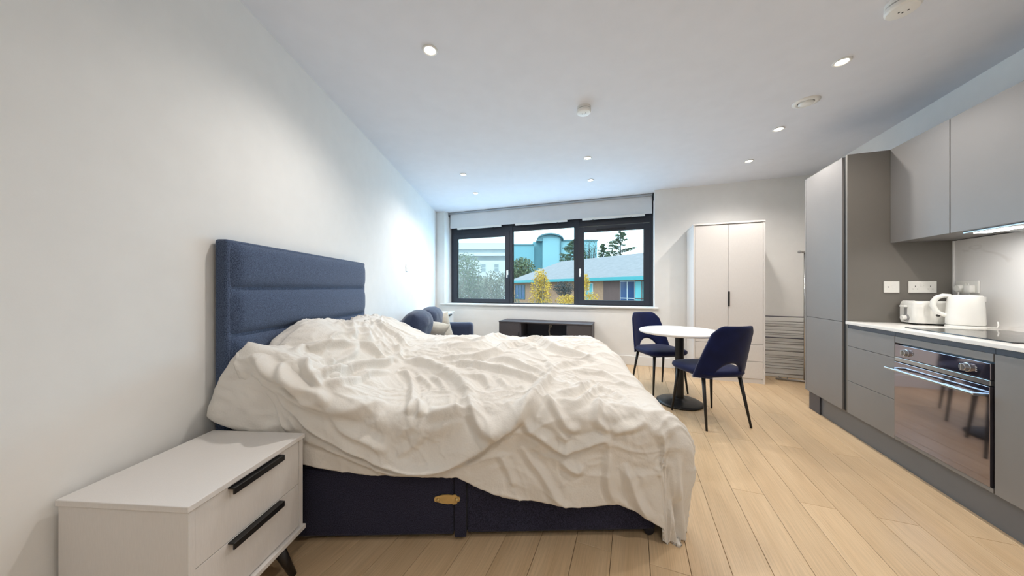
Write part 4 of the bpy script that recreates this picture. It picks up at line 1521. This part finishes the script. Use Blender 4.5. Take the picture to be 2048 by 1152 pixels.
b_ = NB(); lathe(b_, [(0.026, 0.002), (0.026, -0.004), (0.024, -0.005), (0, -.005)], 24, (-L_ / 2, -.005, .047), 'x')
dl_ = obj('dial', b_, M['plasticgrey'], to, angle=40)
b_ = NB(); lathe(b_, [(0.016, -0.004), (0.016, -0.022), (0.013, -.026), (0, -.026)], 24, (-L_ / 2, -.005, .047), 'x')
obj('dial_knob', b_, M['plastic'], dl_, angle=40)

# kettle
ke = kthing('kettle', 'white plastic jug kettle on its base beside the hob', 'kettle', 2.09, 2.892, WTZ)
b_ = NB()
lathe(b_, [(0, 0), (0.078, 0), (0.080, 0.004), (0.079, 0.014), (0.070, 0.018), (0, 0.018)], 40)
obj('power_base', b_, M['plastic'], ke, angle=40)
b_ = NB()
lathe(b_, [(0, 0.020), (0.074, 0.020), (0.077, 0.026), (0.0765, 0.06), (0.074, 0.13), (0.070, 0.195), (0.067, 0.206)], 48)
ob = obj('jug', b_, M['plastic'], ke, angle=45)
b_ = NB()
lathe(b_, [(0.067, 0.206), (0.062, 0.212), (0.03, 0.215), (0, 0.215)], 48)
obj('lid', b_, M['plastic'], ke, angle=45)
hd_ang = math.radians(158)
hx, hy = math.cos(hd_ang), math.sin(hd_ang)
pts = [(0.055, 0.208), (0.085, 0.209), (0.110, 0.196), (0.124, 0.170), (0.126, 0.140), (0.115, 0.108), (0.098, 0.088), (0.078, 0.080), (0.062, 0.080)]
b_ = NB()
tube(b_, [(hx * r, hy * r, z) for (r, z) in pts], [0.012, 0.0145, 0.015, 0.0145, 0.014, 0.0135, 0.013, 0.013, 0.012], 16)
obj('handle', b_, M['plastic'], ke, smooth=True)
b_ = NB()
lathe(b_, [(0, -.006), (0.008, -.006), (0.009, 0.0), (0.008, 0.006), (0, .006)], 14, (hx * .105, hy * .105, .074), 'y')
obj('switch', b_, M['slot'], ke, smooth=True)
b_ = NB()
sx, sy = -hx, -hy
prism(b_, [(0.060, -0.020), (0.077, -0.005), (0.077, 0.005), (0.060, 0.020)], 0.172, 0.203)
bmesh.ops.rotate(b_, verts=b_.verts[:], cent=(0, 0, 0), matrix=Matrix.Rotation(math.atan2(sy, sx), 3, 'Z'))
obj('spout', b_, M['plastic'], ke)
b_ = NB()
tube(b_, [(0.05, -0.06, .010), (0.075, -0.085, .012), (0.07, -0.10, .03), (0.085, -0.075, .05)], 0.0035, 8)
obj('flex', b_, M['plastic'], ke, smooth=True)

# ================================================================== OUTSIDE THE WINDOW
M['roof'] = mat('grey_roof_tiles', rgb(129, 126, 130), 0.85, var=0.10, vscale=3, stretch=(1, 1, 1))
M['teal'] = mat('teal_fascia', rgb(59, 144, 152), 0.5)
M['brick'] = mat('orange_brick', rgb(162, 126, 102), 0.9, var=0.12, vscale=6)
M['brownpanel'] = mat('brown_cladding', rgb(95, 72, 69), 0.7, var=0.15, vscale=4, stretch=(6, 6, .5))
M['bluepane'] = mat('blue_window_pane', rgb(30, 65, 109), 0.15, var=0.25, vscale=1.2)
M['cyanpane'] = mat('pale_cyan_pane', rgb(102, 176, 184), 0.2, var=0.1, vscale=1)
M['paleblue'] = mat('pale_blue_cladding', rgb(129, 171, 181), 0.6, var=0.03, vscale=.3)
M['paleblue2'] = mat('pale_blue_cladding_low', rgb(109, 158, 169), 0.6, var=0.03, vscale=.3)
M['bluegrey'] = mat('blue_grey_trim', rgb(72, 109, 119), 0.6)
M['whiteclad'] = mat('white_cladding', rgb(194, 198, 201), 0.7)
M['greyband'] = mat('grey_band', rgb(129, 141, 145), 0.7, var=0.08, vscale=1)
M['leafgreen'] = mat('olive_leaves', rgb(98, 109, 79), 0.8, var=0.3, vscale=2)
M['leafgrey'] = mat('dull_leaves', rgb(112, 112, 95), 0.8, var=0.3, vscale=2)
M['leafyellow'] = mat('yellow_leaves', rgb(191, 153, 55), 0.8, var=0.25, vscale=3)
M['conifer'] = mat('conifer_needles', rgb(79, 95, 73), 0.85, var=0.3, vscale=2)
M['bark'] = mat('pale_bark', rgb(129, 115, 101), 0.9, var=0.2, vscale=6)
M['darkleaf'] = mat('dark_twigs', rgb(72, 72, 72), 0.9, var=0.2, vscale=5)
M['tarmac'] = mat('outside_ground', rgb(129, 129, 122), 0.95, var=0.15, vscale=.6)

GZ = -3.0
bm = NB()
box(bm, -90, 90, 8, 160, GZ - .3, GZ)
g_ = obj('ground', bm, M['tarmac'])
g_['kind'] = 'structure'


def ray(px, py, Y):
    """world point seen from the room's viewpoint at this distance"""
    return Vector(((px - 1024) / 613.0 * Y, Y, CAM_H - (py - 576) / 613.0 * Y))


# --- low brick building with a hipped tiled roof
lb = thing('low_building', 'low brick building with grey tiled hip roof and teal eaves outside', 'building', (0, 0, 0), 0)
e0 = Vector((0.17, 30.0, 0)); e1 = Vector((8.0, 18.4, 0)); ez = 1.75
d = (e1 - e0).normalized(); nrm = Vector((-d.y, d.x, 0))       # away from the viewer
LEN = (e1 - e0).length
lb.location = (e0.x, e0.y, 0)
lb.rotation_euler = (0, 0, math.atan2(d.y, d.x))
RID, RZH = 5.0, 2.15
b_ = NB()
v = [b_.verts.new(p) for p in ((-0.5, -0.6, ez), (LEN + 4, -0.6, ez), (LEN + 4, RID * 2, ez), (-0.5, RID * 2, ez), (-0.3 + RID * .35, RID, ez + RZH), (LEN + 4, RID, ez + RZH))]
for q in ((0, 1, 5, 4), (2, 3, 4, 5), (3, 0, 4), (1, 2, 5), (0, 3, 2, 1)):
    b_.faces.new([v[i] for i in q])
obj('roof', b_, M['roof'], lb)
obj('fascia', bx(-0.5, LEN + 4, -0.68, -0.56, ez - .12, ez + .10), M['teal'], lb)
obj('fascia', bx(-0.62, -0.5, -0.6, RID * 2, ez - .12, ez + .10), M['teal'], lb)
obj('wall', bx(0, LEN + 4, 0, RID * 2 - .8, GZ, ez), M['brick'], lb)


def lbx(px):      # where a sight line meets the facade, in the building's own frame
    r = (px - 1024) / 613.0
    # point e0 + d*t with x = r*y
    t_ = (r * e0.y - e0.x) / (d.x - r * d.y)
    return t_


def window(parent, x0, x1, z0, z1, nx, nz, paneM, frameM, y=0.0, depth=.05, bar=.05):
    f = NB()
    box(f, x0, x1, y - depth, y, z0, z0 + bar); box(f, x0, x1, y - depth, y, z1 - bar, z1)
    for i in range(nx + 1):
        x = x0 + (x1 - x0) * i / nx
        box(f, x - bar / 2, x + bar / 2, y - depth, y, z0, z1)
    for j in range(1, nz):
        z = z0 + (z1 - z0) * j / nz
        box(f, x0, x1, y - depth, y, z - bar / 2, z + bar / 2)
    fo = obj('window', f, frameM, parent)
    for i in range(nx):
        for j in range(nz):
            w = (x1 - x0) / nx; h = (z1 - z0) / nz
            obj('pane', bx(x0 + w * i, x0 + w * (i + 1), y - depth * .45, y - depth * .2, z0 + h * j, z0 + h * (j + 1)), paneM, fo)
    return fo


xs = [lbx(p) for p in (1208, 1241, 1270, 1284, 1312)]
obj('cladding', bx(xs[0], xs[1], -.06, 0, GZ + .5, ez - .12), M['brownpanel'], lb)
window(lb, xs[1], xs[2], -0.6, ez - .15, 2, 2, M['bluepane'], M['whiteclad'])
window(lb, xs[2], xs[3] + .5, -0.6, ez - .15, 2, 2, M['cyanpane'], M['brownpanel'])
window(lb, xs[4], xs[4] + 2.2, -0.6, ez - .4, 3, 2, M['bluepane'], M['whiteclad'])
xw = [lbx(p) for p in (1030, 1050, 1172, 1186)]
window(lb, xw[0] + .1, xw[1], 0.1, ez - .3, 3, 1, M['bluepane'], M['bluegrey'])
window(lb, xw[2], xw[3], -0.2, ez - .25, 2, 2, M['cyanpane'], M['whiteclad'])

# --- pale blue industrial building with a curved roof
ib = thing('industrial_building', 'pale blue clad industrial building with a curved roof far outside', 'building', (0, 70, 0), 0)


def far(px, py, Y=70):
    p = ray(px, py, Y)
    return p.x, p.z


def block(name, px0, px1, py_top, m, dy, dep=12):
    x0, z1 = far(px0, py_top); x1, _ = far(px1, py_top)
    return obj(name, bx(x0, x1, dy, dy + dep, GZ, z1), m, ib)


bl1 = block('main_block', 1086, 1121, 475.5, M['paleblue'], 0)
block('side_block', 1120.5, 1196, 481, M['paleblue'], 0.6)
block('link_block', 1068, 1087, 480, M['paleblue2'], 3)
block('low_block', 1010, 1069, 488, M['paleblue2'], 1.5)
x0, z0 = far(1120, 477); x1, z1 = far(1122, 560)
obj('downpipe', bx(x0, x1, -.25, 0.0, z1, z0), M['bluegrey'], ib)
xa, za = far(1068, 482); xb, _ = far(1196, 480)
b_ = NB()
cxx = far(1100, 470)[0]; R_ = far(1126, 470)[0] - cxx
zt = far(1100, 479)[1]
arc = []
for i in range(21):
    a = math.pi * i / 20
    arc.append((cxx + R_ * math.cos(a), zt + 1.35 * math.sin(a)))
for i in range(20):
    for (y0, y1) in ((-.8, 12),):
        p0, p1 = arc[i], arc[i + 1]
        q = [b_.verts.new(p) for p in ((p0[0], y0, p0[1]), (p1[0], y0, p1[1]), (p1[0], y1, p1[1]), (p0[0], y1, p0[1]),
                                       (p0[0], y0, p0[1] - .32), (p1[0], y0, p1[1] - .32), (p1[0], y1, p1[1] - .32), (p0[0], y1, p0[1] - .32))]
        for w_ in ((0, 1, 2, 3), (4, 7, 6, 5), (0, 4, 5, 1), (2, 6, 7, 3)):
            b_.faces.new([q[j] for j in w_])
obj('curved_roof', b_, M['bluegrey'], ib)
b_ = NB()
prism(b_, [(p[0], p[1] - .3) for p in arc], 0.4, 0.6)
bmesh.ops.transform(b_, matrix=Matrix(((1, 0, 0, 0), (0, 0, 1, 0), (0, 1, 0, 0), (0, 0, 0, 1))), verts=b_.verts[:])
obj('arch_infill', b_, M['paleblue'], ib)
obj('parapet', bx(far(1121, 480)[0], far(1197, 480)[0], 0.3, 0.6, far(1121, 481.5)[1], far(1121, 479)[1]), M['bluegrey'], ib)
obj('parapet', bx(far(1010, 480)[0], far(1069, 480)[0], 1.3, 1.5, far(1121, 489)[1], far(1121, 486.5)[1]), M['bluegrey'], ib)

# --- white building with grey bands
wb = thing('white_building', 'white building with grey horizontal bands behind the dusty left pane', 'building', (0, 48, 0), 0)


def f48(px, py):
    p = ray(px, py, 48)
    return p.x, p.z


def band(name, py0, py1, m, y, px0=890, px1=1013):
    x0, z1 = f48(px0, py0); x1, z0 = f48(px1, py1)
    return obj(name, bx(x0, x1, y, 8, z0, z1), m, wb)


band('wall', 521, 640, M['whiteclad'], 0.0)
band('band', 512, 521, M['greyband'], 0.4)
band('ledge', 506, 512, M['whiteclad'], -0.3)
band('band', 498, 506, M['greyband'], 0.4)
band('parapet', 485, 498, M['whiteclad'], 0.2)
for p0 in (938, 962, 988):
    x0, z1 = f48(p0, 527); x1, z0 = f48(p0 + 10, 545)
    window(wb, x0, x1, z0, z1, 1, 2, M['greyband'], M['whiteclad'], bar=.12)


# --- trees and shrubs
def leaves(centers, n, size, seed, flat=0.6):
    rng = np.random.RandomState(seed)
    vs, fs = [], []
    for (c, r, share) in centers:
        k = int(n * share)
        dirs = rng.normal(size=(k, 3)); dirs /= np.linalg.norm(dirs, axis=1, keepdims=True)
        rad = rng.rand(k) ** 0.45
        pts = np.array(c) + dirs * rad[:, None] * np.array(r)
        for p in pts:
            a = rng.normal(size=3); a /= np.linalg.norm(a)
            b = np.cross(a, rng.normal(size=3)); b /= np.linalg.norm(b)
            s = size * (0.6 + 0.8 * rng.rand())
            i = len(vs)
            vs += [tuple(p + a * s), tuple(p + b * s * flat), tuple(p - a * s), tuple(p - b * s * flat)]
            fs.append((i, i + 1, i + 2, i + 3))
    me = bpy.data.meshes.new('foliage')
    me.from_pydata(vs, [], fs)
    return me


def tree(name, label, cat, base, trunk, crown, n, size, leafM, seed, branches=5, barkM=None, group=None):
    t = thing(name, label, cat, base, 0, group)
    rng = random.Random(seed)
    b_ = NB()
    h, r = trunk
    tube(b_, [(0, 0, 0), (0.04 * h, 0, h * .5), (0, .02 * h, h)], [r, r * .75, r * .35], 8)
    top = max(c[0][2] + c[1][2] * .6 for c in crown)
    for i in range(branches):
        a = rng.random() * 6.28
        z0 = h * (0.45 + 0.5 * rng.random())
        c = rng.choice(crown)
        e = (c[0][0] + c[1][0] * .75 * math.cos(a), c[0][1] + c[1][1] * .75 * math.sin(a), c[0][2] + c[1][2] * (rng.random() - .2))
        tube(b_, [(0, 0, z0), ((e[0]) * .5, e[1] * .5, (z0 + e[2]) / 2 + .1), e], [r * .4, r * .25, r * .1], 6)
    obj('trunk', b_, barkM or M['bark'], t)
    f = link('foliage', leaves(crown, n, size, seed), leafM, t)
    return t


def at_ground(px, Y):
    return ((px - 1024) / 613.0 * Y, Y, GZ)


# yellow autumn tree, 13 m out
Y = 13.0
s_ = Y / 613.0
z_ = lambda py: CAM_H - (py - 576) * s_ - GZ
tree('autumn_tree', 'yellow leaved autumn tree outside the middle window pane', 'tree', at_ground(1082, Y), (4.2, .09),
     [((0, 0, z_(578)), (.48, .5, .62), .5), ((-.02, 0, z_(556)), (.30, .35, .42), .25), ((0, 0, z_(602)), (.55, .5, .5), .25)], 2600, .032, M['leafyellow'], 5, 26)
tree('autumn_shrub', 'small yellow shrub outside at the left edge of the right pane', 'shrub', at_ground(1172, 12.0), (3.2, .03),
     [((0, 0, CAM_H - (566 - 576) * 12 / 613 - GZ), (.16, .2, .38), .6), ((.15, 0, CAM_H - (594 - 576) * 12 / 613 - GZ), (.4, .3, .2), .4)], 900, .03, M['leafyellow'], 6, 6)
tree('autumn_shrub', 'low yellow shrub outside at the foot of the middle pane, right of the autumn tree', 'shrub', at_ground(1135, 12.5), (3.0, .03),
     [((0, 0, CAM_H - (602 - 576) * 12.5 / 613 - GZ), (.5, .4, .28), 1.0)], 900, .03, M['leafyellow'], 8, 14)
tree('bare_shrub', 'dark twiggy shrub against the low building below its eaves', 'shrub', at_ground(1128, 17.0), (3.6, .05),
     [((0, 0, CAM_H - (577 - 576) * 17 / 613 - GZ), (.60, .5, .42), 1.0)], 1500, .035, M['darkleaf'], 9, 16, M['darkleaf'])
tree('green_tree', 'olive green bushy tree outside at the left of the middle pane', 'tree', at_ground(1045, 42.0), (5.0, .2),
     [((0, 0, CAM_H - (540 - 576) * 42 / 613 - GZ), (1.75, 1.5, 1.8), .7), ((-1.3, 0, CAM_H - (555 - 576) * 42 / 613 - GZ), (1.4, 1, 1.3), .3)], 2600, .14, M['leafgreen'], 10, 8)
for (px, Y, py, rx, rz_, mm, sd, lab) in ((933, 22, 540, 1.1, 1.3, 'leafgreen', 12, 'tall dull green bush behind the left window pane, leftmost of its row'),
                                          (956, 23, 575, 1.3, 1.0, 'leafgrey', 13, 'dull olive bush low behind the middle of the left window pane'),
                                          (992, 19, 572, 1.2, .95, 'leafgrey', 14, 'dull olive bush behind the right half of the left pane'),
                                          (905, 18, 580, 1.0, 1.1, 'leafgrey', 15, 'dull olive bush at the left edge of the left pane')):
    zc = CAM_H - (py - 576) * Y / 613 - GZ
    tree('bush', lab, 'bush', at_ground(px, Y), (zc, .1), [((0, 0, zc), (rx, 1, rz_), .6), ((.2, 0, zc - 1.2), (rx * 1.2, 1, 1.0), .4)], 2600, .07, M[mm], sd, 8, group='bushes behind the left pane')


def conifer(label, px, Y, py_top, py_base, spread, seed):
    base = at_ground(px, Y)
    ht = CAM_H - (py_top - 576) * Y / 613 - GZ
    zb = CAM_H - (py_base - 576) * Y / 613 - GZ
    t = thing('conifer', label, 'tree', base, 0, 'conifers behind the low building')
    rng = random.Random(seed)
    b_ = NB(); tube(b_, [(0, 0, 0), (0, 0, ht)], [.22, .03], 8)
    vs, fs = [], []
    nb = 46
    for i in range(nb):
        k = i / nb
        z = zb + (ht - zb) * k
        L = spread * (1 - k) ** .75 * (0.7 + .5 * rng.random()) + .15
        a = rng.random() * 6.28
        e = Vector((math.cos(a) * L, math.sin(a) * L, z + L * (.22 - .1 * rng.random())))
        s = Vector((0, 0, z))
        tube(b_, [s, e], [.04, .012], 5)
        for j in range(26):
            q = .25 + .75 * rng.random()
            p = s.lerp(e, q) + Vector((rng.gauss(0, .08), rng.gauss(0, .08), rng.gauss(0, .07)))
            dd = (e - s).normalized() * .26 + Vector((rng.gauss(0, .1), rng.gauss(0, .1), rng.gauss(0, .08)))
            w = Vector((rng.gauss(0, .06), rng.gauss(0, .06), .05))
            n0 = len(vs)
            vs += [tuple(p - dd * .5), tuple(p + w), tuple(p + dd * .5), tuple(p - w)]
            fs.append((n0, n0 + 1, n0 + 2, n0 + 3))
    obj('trunk', b_, M['darkleaf'], t)
    me = bpy.data.meshes.new('needles'); me.from_pydata(vs, [], fs)
    link('needles', me, M['conifer'], t)
    return t


conifer('tall spreading conifer behind the low roof in the right pane', 1241, 38, 463, 525, 2.3, 3)
conifer('conifer behind the low roof by the right edge of the middle pane', 1148, 36, 480, 530, 1.9, 4)
conifer('thin conifer behind the low roof left of the tall spreading conifer', 1206, 50, 488, 520, 1.1, 7)
tree('bare_tree', 'nearly bare tree behind the low roof at the left of the right pane', 'tree', at_ground(1180, 38), (5.6, .15),
     [((0, 0, CAM_H - (500 - 576) * 38 / 613 - GZ), (1.0, .9, 1.5), 1.0)], 420, .06, M['conifer'], 21, 26, M['darkleaf'])
